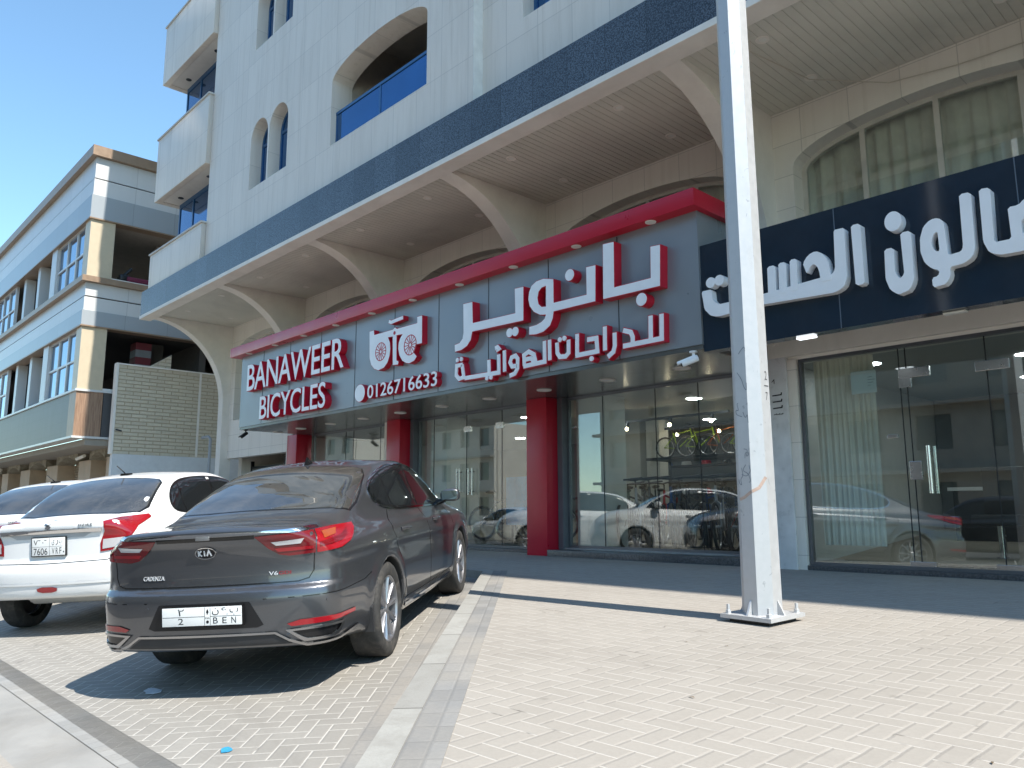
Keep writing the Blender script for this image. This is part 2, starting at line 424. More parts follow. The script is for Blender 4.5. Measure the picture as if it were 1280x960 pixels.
class CarField:
    def __init__(s, **kw): s.__dict__.update(kw)
    def half(s, x, z):
        """half width at (x, z)"""
        w = pch(x, s.plan)
        zb = pch(x, s.belt)
        t = z - zb
        up = np.log1p(np.exp(np.clip(t / .022, -30, 30))) * .022
        low = pch(z, s.sec)
        g = w + low - up * pch(x, s.tumble) - .5 * pch(x, s.shelf) * (1 + np.tanh(t / .035))
        for ax in s.axles:
            r = np.hypot(x - ax, z - s.wr)
            g = g + .014 * np.exp(-((r - s.arch - .03) / .07) ** 2) * (z < .9)
        cr = pch(x, s.crease)
        g = g + .012 * np.exp(-((z - cr) / .045) ** 2)
        return g
    def body(s, x, y, z):
        ay = np.abs(y)
        top = z - (pch(x, s.top) - pch(x, s.crown) * (ay / .7) ** 2)
        side = ay - s.half(x, z)
        q = ay / s.hw
        rear = (pch(z, s.rear) + s.rc[0] * q ** 2 + s.rc[1] * q ** 6) - x
        front = x - (s.L - pch(z, s.front) - s.fc[0] * q ** 2 - s.fc[1] * q ** 5)
        f = smax(top, side, s.kt)
        f = smax(f, rear, s.kr)
        f = smax(f, front, .10)
        f = smax(f, (pch(x, s.under) if hasattr(s, 'under') else s.zb) - z, .05)
        return f
    def full(s, x, y, z):
        f = s.body(x, y, z)
        ay = np.abs(y)
        for ax in s.axles:
            cut = np.maximum(np.hypot(x - ax, z - s.wr) - s.arch, .52 - ay)
            f = smax(f, -cut, .012)
        return f
    # surface look-ups by bisection
    def _bis(s, fa, lo, hi, n=34):
        for _ in range(n):
            m = (lo + hi) / 2; o = fa(m) > 0
            hi = np.where(o, m, hi); lo = np.where(o, lo, m)
        return (lo + hi) / 2
    def side(s, x, z):
        x = np.asarray(x, float); z = np.asarray(z, float)
        y = s._bis(lambda m: s.body(x, m, z), np.zeros_like(x), np.full_like(x, 1.3))
        return np.stack([x, y, z], -1)
    def topp(s, x, y):
        x = np.asarray(x, float); y = np.asarray(y, float)
        z = s._bis(lambda m: s.body(x, y, m), np.full_like(x, .5), np.full_like(x, 2.0))
        return np.stack([x, y, z], -1)
    def back(s, y, z):
        y = np.asarray(y, float); z = np.asarray(z, float)
        x = s._bis(lambda m: -s.body(m, y, z), np.full_like(y, -.4), np.full_like(y, 1.2))
        return np.stack([x, y, z], -1)
    def cyl(s, a, z, cx=1.25):
        """a: angle from the rear direction (-x), positive to the car's right (-y)"""
        a = np.asarray(a, float); z = np.asarray(z, float)
        r = s._bis(lambda m: s.body(cx - m*np.cos(a), -m*np.sin(a), z), np.full_like(a, .2), np.full_like(a, 2.5))
        return np.stack([cx - r*np.cos(a), -r*np.sin(a), z], -1)
    def cylf(s, a, z):
        a = np.asarray(a, float); z = np.asarray(z, float); cx = s.L - 1.25
        r = s._bis(lambda m: s.body(cx + m*np.cos(a), -m*np.sin(a), z), np.full_like(a, .2), np.full_like(a, 2.5))
        return np.stack([cx + r*np.cos(a), -r*np.sin(a), z], -1)
    def normal(s, p, f=None):
        f = f or s.body; e = 2e-3; x, y, z = p[..., 0], p[..., 1], p[..., 2]
        g = np.stack([f(x+e, y, z) - f(x-e, y, z), f(x, y+e, z) - f(x, y-e, z), f(x, y, z+e) - f(x, y, z-e)], -1)
        return g / np.maximum(np.linalg.norm(g, axis=-1, keepdims=True), 1e-9)

def surface_nets(fn, lo, hi, h):
    n = [int(math.ceil((b - a) / h)) + 1 for a, b in zip(lo, hi)]
    ax = [lo[i] + h * np.arange(n[i]) for i in range(3)]
    X, Y, Z = np.meshgrid(*ax, indexing='ij')
    F = fn(X, Y, Z)
    S = F < 0
    c = [S[i:n[0]-1+i, j:n[1]-1+j, k:n[2]-1+k] for i in (0, 1) for j in (0, 1) for k in (0, 1)]
    cnt = sum(a.astype(np.int8) for a in c)
    act = (cnt > 0) & (cnt < 8)
    idx = -np.ones(act.shape, int); ids = np.argwhere(act); idx[act] = np.arange(len(ids))
    acc = np.zeros((len(ids), 3)); num = np.zeros(len(ids))
    I, J, K = ids.T
    for d in range(3):
        for a in (0, 1):
            for b in (0, 1):
                o0 = [0, 0, 0]; o = [q for q in range(3) if q != d]
                o0[o[0]] = a; o0[o[1]] = b; o1 = list(o0); o1[d] = 1
                f0 = F[I+o0[0], J+o0[1], K+o0[2]]; f1 = F[I+o1[0], J+o1[1], K+o1[2]]
                m = (f0 < 0) != (f1 < 0)
                t = np.where(m, f0 / np.where(m, f0 - f1, 1), 0)
                p = np.zeros((len(ids), 3)); p[:, d] = t; p[:, o[0]] = a; p[:, o[1]] = b
                acc += p * m[:, None]; num += m
    P = (ids + acc / num[:, None]) * h + np.array(lo)
    faces = []
    for d in range(3):
        o = [q for q in range(3) if q != d]
        s0 = [slice(1, n[q]-1) for q in range(3)]; s0[d] = slice(0, n[d]-1)
        s1 = list(s0); s1[d] = slice(1, n[d])
        A = S[tuple(s0)]; B = S[tuple(s1)]
        e = np.argwhere(A != B) + np.array([0 if q == d else 1 for q in range(3)])
        fl = A[A != B]
        def cell(u, v):
            w = e.copy(); w[:, o[0]] -= u; w[:, o[1]] -= v
            return idx[w[:, 0], w[:, 1], w[:, 2]]
        q = np.stack([cell(1, 1), cell(0, 1), cell(0, 0), cell(1, 0)], 1)
        if d == 1: fl = ~fl
        q[~fl] = q[~fl][:, ::-1]
        faces.append(q)
    F4 = np.concatenate(faces)
    for _ in range(4):      # pull the vertices onto the exact surface
        x, y, z = P.T; e = 1e-3
        f = fn(x, y, z)
        g = np.stack([fn(x+e, y, z) - fn(x-e, y, z), fn(x, y+e, z) - fn(x, y-e, z), fn(x, y, z+e) - fn(x, y, z-e)], 1) / (2*e)
        st = f[:, None] * g / np.maximum((g*g).sum(1), .2)[:, None]
        ln = np.linalg.norm(st, axis=1, keepdims=True)
        P = P - st * np.minimum(1, .4*h / np.maximum(ln, 1e-9))
    return P, F4

KIA = CarField(L=4.97, hw=.895, wr=.342, arch=.375, axles=(1.12, 3.975), zb=.20, under=[(0, .305), (.35, .29), (.75, .25), (1.4, .22), (4.0, .21), (4.97, .22)], kt=.10, kr=.07,
    plan=[(0, .765), (.35, .815), (1.1, .878), (2.4, .89), (3.9, .88), (4.5, .87), (4.97, .82)],
    belt=[(0, .93), (1.0, .95), (2.0, .945), (3.4, .91), (4.97, .80)],
    sec=[(.15, -.10), (.28, -.045), (.42, -.012), (.62, .0), (.80, -.008), (.92, -.022), (1.1, -.05), (1.5, -.05)],
    tumble=[(0, .75), (.6, .62), (1.2, .46), (2.3, .36), (3.2, .38), (3.9, .5), (4.97, .7)],
    shelf=[(0, .03), (.5, .07), (1.1, .075), (1.8, .05), (2.6, .035), (3.6, .04), (4.3, .0), (4.97, 0)],
    crease=[(0, .83), (1.0, .835), (3.0, .78), (4.97, .70)],
    top=[(-.1, 1.045), (.06, 1.058), (.25, 1.062), (.5, 1.068), (.72, 1.105), (1.05, 1.24), (1.45, 1.38), (1.8, 1.455), (2.2, 1.493), (2.55, 1.495), (2.85, 1.465), (3.15, 1.38), (3.75, 1.10), (3.95, 1.02), (4.3, .96), (4.7, .85), (4.9, .72), (5.1, .5)],
    crown=[(0, .03), (.6, .03), (1.4, .05), (2.4, .055), (3.2, .05), (4.0, .03), (4.97, .04)],
    rear=[(.1, .16), (.22, .10), (.30, .035), (.45, .012), (.60, .0), (.655, .012), (.69, .05), (.80, .06), (.93, .045), (1.0, .02), (1.06, .0), (1.2, .06)],
    rc=(.10, .22), front=[(.1, .2), (.25, .06), (.45, .0), (.65, .03), (.8, .12), (1.0, .4)], fc=(.12, .3))
DZ = CarField(L=3.995, hw=.865, wr=.30, arch=.335, axles=(.74, 3.19), zb=.20, under=[(0, .36), (.35, .34), (.55, .25), (3.995, .22)], kt=.10, kr=.09,
    plan=[(0, .80), (.35, .84), (1.0, .862), (2.4, .862), (3.3, .85), (3.995, .78)],
    belt=[(0, .95), (1.0, .97), (2.4, .94), (3.995, .80)],
    sec=[(.15, -.08), (.3, -.03), (.45, -.005), (.65, .0), (.85, -.012), (1.0, -.03), (1.5, -.04)],
    tumble=[(0, .7), (.5, .45), (1.2, .32), (2.3, .30), (2.9, .36), (3.995, .7)],
    shelf=[(0, .03), (.5, .05), (1.2, .04), (2.6, .03), (3.4, .0), (3.995, 0)],
    crease=[(0, .86), (1.0, .84), (3.995, .72)],
    top=[(-.1, 1.075), (.05, 1.085), (.3, 1.09), (.42, 1.12), (.7, 1.29), (1.0, 1.43), (1.25, 1.50), (1.6, 1.53), (2.0, 1.525), (2.35, 1.47), (2.7, 1.31), (3.05, 1.10), (3.2, 1.04), (3.6, .96), (3.9, .82), (4.1, .5)],
    crown=[(0, .03), (1.4, .05), (2.4, .05), (3.995, .04)],
    rear=[(.1, .20), (.26, .12), (.34, .05), (.46, .012), (.60, .0), (.68, .02), (.74, .05), (.9, .05), (1.02, .02), (1.08, .0), (1.2, .06)],
    rc=(.08, .14), front=[(.1, .2), (.25, .06), (.45, .0), (.65, .03), (.8, .12), (1.0, .4)], fc=(.12, .28))
SUV = CarField(L=4.70, hw=.93, wr=.36, arch=.40, axles=(.95, 3.75), zb=.26, kt=.10, kr=.09,
    plan=[(0, .86), (.35, .90), (1.1, .92), (2.4, .925), (3.9, .91), (4.7, .84)],
    belt=[(0, 1.10), (2.0, 1.06), (4.7, .95)],
    sec=[(.2, -.08), (.36, -.03), (.55, 0), (.8, 0), (1.0, -.02), (1.2, -.04), (1.7, -.05)],
    tumble=[(0, .4), (1.2, .34), (2.8, .34), (4.7, .6)], shelf=[(0, .03), (2.0, .03), (3.4, .02), (4.7, 0)],
    crease=[(0, .9), (4.7, .85)],
    top=[(-.1, 1.5), (.1, 1.60), (.4, 1.68), (1.0, 1.73), (2.0, 1.735), (2.5, 1.68), (2.9, 1.50), (3.35, 1.22), (3.5, 1.15), (4.0, 1.10), (4.45, 1.0), (4.8, .7)],
    crown=[(0, .06), (2.4, .05), (4.7, .04)],
    rear=[(.1, .2), (.3, .08), (.5, 0), (.7, .02), (1.0, .05), (1.25, .12), (1.6, .42), (1.8, .5)],
    rc=(.08, .14), front=[(.1, .2), (.3, .05), (.55, .0), (.8, .03), (1.0, .12), (1.2, .4)], fc=(.12, .28))
# ================================================================= materials
KANG = math.radians(90+45.1)                     # direction of the parking kerb
m_pav_side = herring('pavers_walk', 0, (.335,.305,.266), (.365,.333,.292), (.48,.447,.40))
m_pav_park = herring('pavers_parking', KANG, (.285,.268,.24), (.32,.302,.272), (.50,.475,.43), cross=.15)
m_band = strip_paver('paver_border', KANG+math.pi/2, (.25,.245,.235))
m_band_x = strip_paver('paver_border_road', 0, (.30,.30,.29))
m_kerb = M('kerb_concrete', (.33,.32,.295), .8, var=.14, vs=3, bump=.4, dirt=.5)
_g = N('kerb_stones'); _p = _g.pos(); _x, _y, _z = _g.sep(_p)
_t = g_t = _g.math('DIVIDE', _g.math('ADD', _g.math('MULTIPLY', _x, math.cos(KANG)), _g.math('MULTIPLY', _y, math.sin(KANG))), .92)
_i = _g.math('FLOOR', _t); _fx = _g.math('SUBTRACT', _t, _i); _w = _g.n('TexWhiteNoise', noise_dimensions='1D'); _g.put(_w.inputs['W'], _i)
_n1 = _g.noise(_p, 5, 6, .7, dist=.5); _n2 = _g.noise(_p, 60, 4, .7)
_c = _g.mix(_w.outputs['Value'], (.30,.29,.265), (.37,.36,.33)); _c = _g.mix(_g.ramp(_n1, .45, .75, 0, .55), _c, (.22,.205,.18)); _c = _g.mix(_g.ramp(_n2, .4, .7, 0, .25), _c, (.24,.23,.2))
_c = _g.mix(_g.ramp(_g.math('MINIMUM', _fx, _g.math('SUBTRACT', 1, _fx)), .004, .010, .8, 0), _c, (.10,.095,.085))
m_kerb = _g.end(_g.bsdf(_c, .85, 0, .3, _g.bump(_n2, .4, .005)))
m_conc = M('road_concrete', (.29,.28,.26), .85, var=.14, vs=2.5, bump=.5, bs=60, dirt=.6, dirtcol=(.20,.18,.15))
m_asph = M('asphalt', (.06,.06,.06), .9, var=.2, vs=30, bump=.6)
m_base = M('dusty_ground', (.36,.32,.26), .95, var=.15, vs=.4)
m_wall = cladding('white_stone_cladding', (.76,.69,.61), .62, .78, stain=.34)
m_plast = M('cream_plaster', (.81,.765,.70), .7, var=.06, vs=2.5, bump=.15, dirt=.25, dirtcol=(.42,.37,.30))
m_tile = cladding('cream_wall_tiles', (.81,.76,.69), .6, .42, line=.5, lw=.006, stain=.2)
m_gran = granite('blue_granite', (.022,.029,.043), (.13,.16,.20), rough=.3)
m_step = granite('dark_granite', (.05,.052,.058), (.12,.125,.13), rough=.3)
m_soff = M('soffit_slats', (.66,.635,.565), .5, var=.08, vs=1.2, dirt=.3, dirtcol=(.25,.21,.17))
m_bglass = M('blue_mirror_glass', (.035,.13,.30), .06, .75, var=.12, vs=.8)
m_bframe = M('blue_aluminium', (.03,.12,.27), .35, .3)
m_brown = M('brown_room_plaster', (.46,.40,.34), .8, dirt=.3)  # even brown plaster of the loggias and the rooms behind
m_grey = M('grey_composite_panel', (.245,.265,.285), .32, .25, var=.05, vs=1.2)
m_red = M('red_composite_panel', (.46,.011,.032), .32, 0, var=.05, vs=1.5)
m_dgrey = M('dark_grey_soffit_panel', (.12,.122,.118), .22, .3, var=.06)
m_joint = M('panel_joint', (.02,.022,.025), .7, var=0)
m_white = M('white_acrylic', (.82,.83,.85), .35, var=.03)
m_navy = M('navy_gloss_panel', (.010,.021,.038), .10, 0, .6, var=.1)
m_steel = M('brushed_steel', (.55,.55,.54), .25, 1, var=.06)
m_dark = M('dark_metal', (.03,.032,.035), .4, .5)
m_gframe = M('grey_aluminium', (.16,.17,.185), .35, .6)
m_glass = glass('shop_glass', (.92,.955,.94), 1.95, dust=.02)
m_win = M('dim_window_glass', (.10,.12,.12), .06, .2, var=.2, vs=1)
m_led = emit('led_disc', (1, .97, .9), 3.0)
m_ledoff = M('lamp_diffuser_off', (.78,.77,.72), .4, var=.03)

# ================================================================= ground
def sheet(name, poly, off, mat, kind='structure', th=0., zf=gz):
    """flat polygon laid on the sloping plaza, off metres above it"""
    mb = MB(); tris, pts = tri2d(poly)
    mb.add([(x, y, zf(y)+off) for x, y in pts], tris)
    if th:
        n = len(poly); mb.add([(x, y, zf(y)+off) for x, y in poly]+[(x, y, zf(y)+off-th) for x, y in poly], [(i, (i+1) % n, n+(i+1) % n, n+i) for i in range(n)])
    o = mb.build(name, mat); o['kind'] = kind; return o
KA = math.radians(45.1)
def kline(s, t):
    """point s metres along the parking kerb, t metres to its right"""
    dx, dy = -math.sin(KA), math.cos(KA)
    return (-2.523+dx*s+dy*t, 1.619+dy*s-dx*t)
GB = MB(); ys = [-600, -60, .9, 1.05]
prof = [(-700, -.05), (1.0, -.05), (1.02, gz(1.02)-.06), (30, gz(30)-.06), (31, gz(30)-.06), (900, gz(30)-.06)]
for a, b in zip(prof[:-1], prof[1:]):
    GB.add([(-900, a[0], a[1]), (900, a[0], a[1]), (900, b[0], b[1]), (-900, b[0], b[1])], [(0,1,2,3)])
struct(GB.build('ground', m_base))
rd = MB(); rd.add([(-300, -16, .02), (300, -16, .02), (300, .0, .02), (-300, .0, .02)], [(0,1,2,3)]); struct(rd.build('road', m_asph))
sheet('road_edge_strip', [(-60, .02), (12, .02), (12, 1.06), (-60, 1.06)], -.006, m_pav_side)
sheet('drive_strip', [(-60, 1.06), (12, 1.06), (12, 1.40), (-60, 1.40)], -.006, m_conc)
sheet('paving_border_road', [(-60, 1.40), (12, 1.40), (12, 1.60), (-60, 1.60)], -.002, m_band_x)
KS, KE = -.85, 6.95
kend = kline(KE, 0)
sheet('parking_paving', [(-60, 1.60), kline(KS+.9, -.27), kline(KE+.3, -.27), (-60, kline(KE+.3, -.27)[1])], -.002, m_pav_park)
sheet('paving_border_parking', [kline(KS, -.28), kline(KS, -.002), kline(KE+.3, -.002), kline(KE+.3, -.28)], .002, m_band)
sheet('kerb', [kline(KS, 0), kline(KE, 0), kline(KE, .13), kline(KS, .13)], .004, m_kerb, th=.6, zf=gw)
sheet('kerb_front', [(-60, kend[1]), (kend[0]+.05, kend[1]), (kend[0]+.05, kend[1]+.14), (-60, kend[1]+.14)], .003, m_kerb, th=.4, zf=gw)
sheet('paving_border_walk', [kline(KS, .132), kline(KE, .132), kline(KE, .302), kline(KS, .302)], .003, m_band, th=.3, zf=gw)
k7 = kline(KE, .12)
sheet('sidewalk', [kline(KS, .12), (12, kline(KS, .12)[1]), (12, 9.2), (-60, 9.2), (-60, kend[1]+.135), (kend[0], kend[1]+.135), k7], 0, m_pav_side, th=.6, zf=gw)

# ================================================================= main building
ZS = 6.33
B = thing('apartment_building', 'white stone apartment block with dark blue granite band and arched brackets over the shops', 'building', (-8.7, 8.6, .68))
BX0, BX1 = -20.95, 12.0
# --- upper walls with openings
def wall_panel(name, outline, holes, y, th, mat, parent, kside=None):
    mb = MB(); mb.prism(outline, 'y', y, y+th, 0, holes, caps=(True, False))
    return mb.build(name, mat, parent)
tw = []
for z0 in (8.0, 11.2, 14.4):
    for x0, x1 in ((-15.2, -14.42), (-14.36, -13.56)): tw.append((x0, x1, z0, z0+1.05, .42))
loggia = [(-11.9, -9.05, z0, z0+1.22, .36) for z0 in (7.82, 11.0, 14.2)]
holesL = [arch_poly(*t) for t in tw] + [arch_poly(*t) for t in loggia]
wall_panel('wall', [(-17.34, 6.97), (-7.95, 6.97), (-7.95, 18), (-17.34, 18)], holesL, 6.75, .42, m_wall, B)
twR = [(x0, x0+.8, z0, z0+1.05, .42) for z0 in (8.05, 11.2, 14.4) for x0 in (-7.1, -6.22, -2.2, -1.3, 2.5, 3.4)]
wall_panel('wall', [(-7.95, 6.97), (BX1, 6.97), (BX1, 18), (-7.95, 18)], [arch_poly(*t) for t in twR], 6.93, .3, m_wall, B)
mb = MB(); mb.box(-7.955, -7.942, 6.752, 6.929, 6.975, 18); mb.build('wall_return', M('white_stone_edge', (.76,.74,.69), .5), B)
def win(t, y, parent=B):
    x0, x1, z0, zs, r = t
    f = MB(); out = arch_poly(x0, x1, z0, zs, r); inn = arch_poly(x0+.06, x1-.06, z0+.06, zs, r-.06)
    f.prism(out, 'y', y, y+.05, 0, [inn]); f.box(x0+.06, x1-.06, y+.002, y+.045, zs-.03, zs+.03); f.box((x0+x1)/2-.025, (x0+x1)/2+.025, y+.004, y+.047, z0+.06, zs-.03)
    o = f.build('window', m_bframe, parent)
    g = MB(); g.prism(inn, 'y', y+.02, y+.03); p = g.build('pane', m_bglass, None); p.parent = o
    p.data.transform(Matrix.Translation(-origin_of(parent)))
    return o
for t in tw: win(t, 7.0)
for t in twR: win(t, 7.14)
# --- arched loggias with blue glass balustrade
for i, (x0, x1, z0, zs, r) in enumerate(loggia):
    mb = MB(); mb.box(x0-.02, x1+.02, 9.2, 9.3, z0-.1, zs+1.1); mb.box(x0-.14, x0-.02, 7.17, 9.2, z0-.1, zs+1.1); mb.box(x1+.02, x1+.14, 7.17, 9.2, z0-.1, zs+1.1)
    mb.box(x0-.14, x1+.14, 7.17, 9.3, zs+1.1, zs+1.2); mb.box(x0-.14, x1+.14, 7.17, 9.3, z0-.2, z0-.1)
    mb.box(x0+.5, x0+1.4, 9.15, 9.2, z0, z0+2.0, 1); mb.box(x0+1.9, x0+2.5, 9.15, 9.2, z0+.6, z0+1.7, 1)
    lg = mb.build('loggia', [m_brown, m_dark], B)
    g = MB(); g.box(x0+.01, x1-.01, 6.86, 6.875, z0+.02, z0+.62); gg = g.build('balustrade', m_bglass, None); gg.parent = lg; gg.data.transform(Matrix.Translation(-origin_of(B)))
    g = MB(); g.box(x0+.01, x1-.01, 6.845, 6.89, z0+.62, z0+.67)
    for q in (x0+.03, (x0+x1)/2, x1-.03): g.box(q-.02, q+.02, 6.852, 6.884, z0+.02, z0+.62)
    gg = g.build('handrail', m_bframe, None); gg.parent = lg; gg.data.transform(Matrix.Translation(-origin_of(B)))
# --- stacked balcony parapets at the left end, strip windows between them
for z0, z1 in ((6.97, 7.88), (9.33, 11.05), (12.63, 14.3), (15.8, 18)):
    mb = MB(); mb.box(-20.65, -17.36, 6.645, 6.80, z0, z1, 0, .012)
    mb.box(-17.36-.18, -17.36, 6.801, 7.3, z0+.003, z1-.003); mb.box(-20.65, -20.47, 6.801, 7.5, z0+.003, z1-.003)
    pp = mb.build('balcony_parapet', m_wall, B, 30)
    if z0 > 8:
        mb = MB(); mb.box(-20.46, -17.55, 6.81, 7.5, z0+.02, z0+.06)
        u = mb.build('underside', m_plast, None); u.parent = pp; u.data.transform(Matrix.Translation(-origin_of(B)))
        mb = MB()
        for q in (-19.9, -18.1): mb.lathe([(0, z0+.012), (.07, z0+.01), (.07, z0+.02)], (q, 7.05, 0), n=16)
        u = mb.build('lamp', m_dark, None, 40); u.parent = pp; u.data.transform(Matrix.Translation(-origin_of(B)))
    mb = MB(); mb.box(-20.68, -17.33, 6.615, 6.82, z1, z1+.04); u = mb.build('coping', M('stone_coping', (.55,.53,.5), .6), None); u.parent = pp; u.data.transform(Matrix.Translation(-origin_of(B)))
for z0, z1 in ((7.88, 9.36), (11.05, 12.66), (14.3, 15.8)):
    f = MB()
    for q in (-20.4, -19.5, -18.35, -17.95): f.box(q-.03, q+.03, 7.22, 7.28, z0, z1)
    f.box(-20.4, -17.5, 7.221, 7.279, z1-.12, z1); f.box(-20.4, -17.5, 7.221, 7.279, z0, z0+.05)
    o = f.build('window', m_bframe, B)
    g = MB(); g.box(-20.4, -17.95, 7.24, 7.25, z0, z1); p = g.build('pane', m_bglass, None); p.parent = o; p.data.transform(Matrix.Translation(-origin_of(B)))
    g = MB(); g.box(-17.95, -17.36, 7.235, 7.3, z0, z1); g.build('wall_pier', m_wall, B)
mb = MB(); mb.box(-17.36, -17.34, 6.76, 7.3, 6.98, 18); mb.build('wall_return', m_wall, B)
# --- granite band, beam, ribbed soffit
mb = MB(); mb.box(BX0, BX1, 6.6, 6.86, 6.335, 6.972); mb.build('granite_band', m_gran, B)
mb = MB(); mb.box(BX0-.02, BX1, 6.585, 6.87, 6.25, 6.333, 0, .008); mb.build('beam', m_plast, B)
sp = []; x = -20.9; 
while x < BX1-.1: sp += [(x, 6.33), (x+.086, 6.33), (x+.088, 6.337), (x+.098, 6.337)]; x += .1
mb = MB(); n = len(sp); mb.add([(a, 6.872, b) for a, b in sp]+[(a, 8.9, b) for a, b in sp], [(i, i+1, n+i+1, n+i) for i in range(n-1)])
mb.build('soffit', m_soff, B)
mb = MB(); mb.box(BX0, BX1, 6.76, 16, 18, 18.3); mb.box(BX0, BX1, 15.8, 16, .6, 18); mb.box(BX1-.2, BX1, 9.3, 15.8, .6, 18); mb.box(BX0+.3, BX0+.5, 9.3, 15.8, .6, 18)
mb.box(-20.4, BX1-.2, 7.55, 15.8, 6.4, 6.6); mb.build('roof_and_rear_walls', m_wall, B)
for xc in [-3.8+1.97*i for i in range(-8, 5)]:
    if xc < -20: continue
    for y in (7.3, 8.4):
        if abs(((xc+4.72) % 3.98)) < .3: continue
        mb = MB(); mb.lathe([(.04, 6.334), (.043, 6.322), (.07, 6.319), (.076, 6.328)], (xc, y, 0), n=20); mb.lathe([(0, 6.325), (.041, 6.325)], (xc, y, 0), n=20, k=1)
        mb.build('downlight', [m_plast, m_ledoff], B, 40)
# --- arched brackets running down into columns
BRX = [-20.64, -16.70, -12.72, -8.74, -4.72, -.74, 3.24, 7.22]
def bracket(xc, w=.28):
    cur = [(6.73+1.98*math.sin(t), 4.2+2.08*math.cos(t)) for t in np.linspace(0, math.pi/2, 26)]
    poly = [(6.871, 6.328)] + [(max(y, 6.871), min(z, 6.30)) for y, z in cur] + [(8.71, gz(8.71)-.02), (9.0, gz(9)-.02), (9.0, 6.328)]
    mb = MB(); mb.prism(poly, 'x', xc-w/2, xc+w/2)
    return mb.build('arched_bracket', m_plast, B, 25)
for xc in BRX: bracket(xc)
# --- rear wall of the arcade with an arched window in every bay
for a, b in zip(BRX[:-1], BRX[1:]):
    x0, x1 = a+.14, b-.14; c = (x0+x1)/2
    hole = arch_poly(x0+.25, x1-.25, 3.75, 5.55, .40, 24)
    wall_panel('arcade_wall', [(x0, 3.36), (x1, 3.36), (x1, 6.329), (x0, 6.329)], [hole], 8.9, .35, m_tile, B)
    f = MB(); inn = arch_poly(x0+.31, x1-.31, 3.8, 5.55, .345, 24); f.prism(hole, 'y', 9.13, 9.19, 0, [inn])
    for q in (x0+1.02, c, x1-1.02): f.box(q-.03, q+.03, 9.132, 9.188, 3.8, 5.55+.36*math.sqrt(max(0, 1-((q-c)/1.6)**2)))
    o = f.build('arched_window', M('cream_aluminium', (.60,.56,.49), .45), B)
    g = MB(); g.prism(inn, 'y', 9.15, 9.16); p = g.build('pane', m_glass, None); p.parent = o; p.data.transform(Matrix.Translation(-origin_of(B)))
    cv = MB(); nx = 110; top = []; 
    for i in range(nx+1):
        xx = x0+.1+(x1-x0-.2)*i/nx; yy = 9.34+.035*math.sin(i*.95+1.3*math.sin(i*.17))+.02*math.sin(i*2.3)
        top.append((xx, yy))
    cv.add([(x_, y_, 3.6) for x_, y_ in top]+[(x_, y_, 6.1) for x_, y_ in top], [(i, i+1, nx+2+i, nx+1+i) for i in range(nx)])
    cc = cv.build('curtain', M('sheer_curtain', (.74,.69,.58), .8, var=.1), None, 180); cc.parent = o; cc.data.transform(Matrix.Translation(-origin_of(B)))
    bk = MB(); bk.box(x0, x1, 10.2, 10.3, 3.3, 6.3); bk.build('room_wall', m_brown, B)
# floor slab of the mezzanine = shop ceilings
CZ = 3.06
# --- red clad piers of the bicycle shop
for x0 in (-16.5, -12.55, -8.74, -5.04):
    mb = MB(); mb.box(x0, x0+.43, 8.55, 8.93, gz(8.55)-.01, CZ-.003, 0, .004); mb.build('pier', m_red, B, 30, label='red clad pier under the grey sign')
# --- steps
for q in ((-8.30, -4.62, 8.53, 8.99, .6, .775), (-12.1, -8.745, 8.86, 8.99, .6, .745), (-16.06, -12.56, 8.72, 8.99, .6, .76)): MB().box(*q, 0, .006).build('step', m_step, B, 30)
mb = MB(); mb.box(-8.28, -4.64, 8.80, 8.99, .776, .80, 0, .004); mb.build('window_sill', M('grey_marble', (.30,.30,.30), .35, var=.2, vs=5), B, 30)
# --- shop glazing
FZ = .80
def glazing(xs, y, z0, z1, name='shop_window', dw=None, fr=.035, fm=m_gframe):
    f = MB(); x0, x1 = xs[0], xs[-1]
    f.box(x0-fr, x0, y-.03, y+.03, z0, z1); f.box(x1, x1+fr, y-.03, y+.03, z0, z1)
    f.box(x0, x1, y-.03, y+.03, z1-fr, z1); f.box(x0, x1, y-.03, y+.03, z0, z0+fr)
    for q in xs[1:-1]: f.box(q-.004, q+.004, y-.007, y+.007, z0+fr, z1-fr, 1)
    o = f.build(name, [fm, m_joint], B)
    for a, b in zip(xs[:-1], xs[1:]):
        g = MB(); g.box(a+.004, b-.004, y-.005, y+.005, z0+fr, z1-fr); p = g.build('pane', m_glass, None); p.parent = o; p.data.transform(Matrix.Translation(-origin_of(B)))
    return o
def sub(mb, name, mat, par, smooth=None):
    o = mb.build(name, mat, None, smooth); o.parent = par; o.data.transform(Matrix.Translation(-origin_of(par))); return o
glazing([-8.16, -7.5, -6.55, -5.85, -5.08], 8.92, .80, CZ)
glazing([-15.9, -14.6, -14.3, -13.3, -12.62], 8.92, .76, CZ)
ent = glazing([-11.98, -11.55, -10.62, -9.7, -8.80], 8.92, .75, CZ, 'entrance_door')
def pull(x, y, z0, z1, par, r=.016):
    mb = MB(); mb.tube([(x, y-.06, z0), (x, y-.06, z1)], r, 10)
    for z in (z0+.06, z1-.06): mb.tube([(x, y-.06, z), (x, y, z)], .008, 8)
    return sub(mb, 'pull_handle', m_steel, par, 40)
for x in (-10.74, -10.50, -10.82, -10.40): pull(x, 8.915, 1.62, 2.08, ent, .013)
for x in (-10.62, -9.78): sub(MB().box(x-.06, x+.12, 8.900, 8.940, 2.72, 2.82), 'patch_fitting', m_steel, ent)
for x0 in (-8.30, -12.11): MB().box(x0, x0+.10, 8.78, 8.99, gz(8.8), CZ-.004).build('shutter_guide', M('shutter_grey', (.17,.18,.20), .5, .4), B)
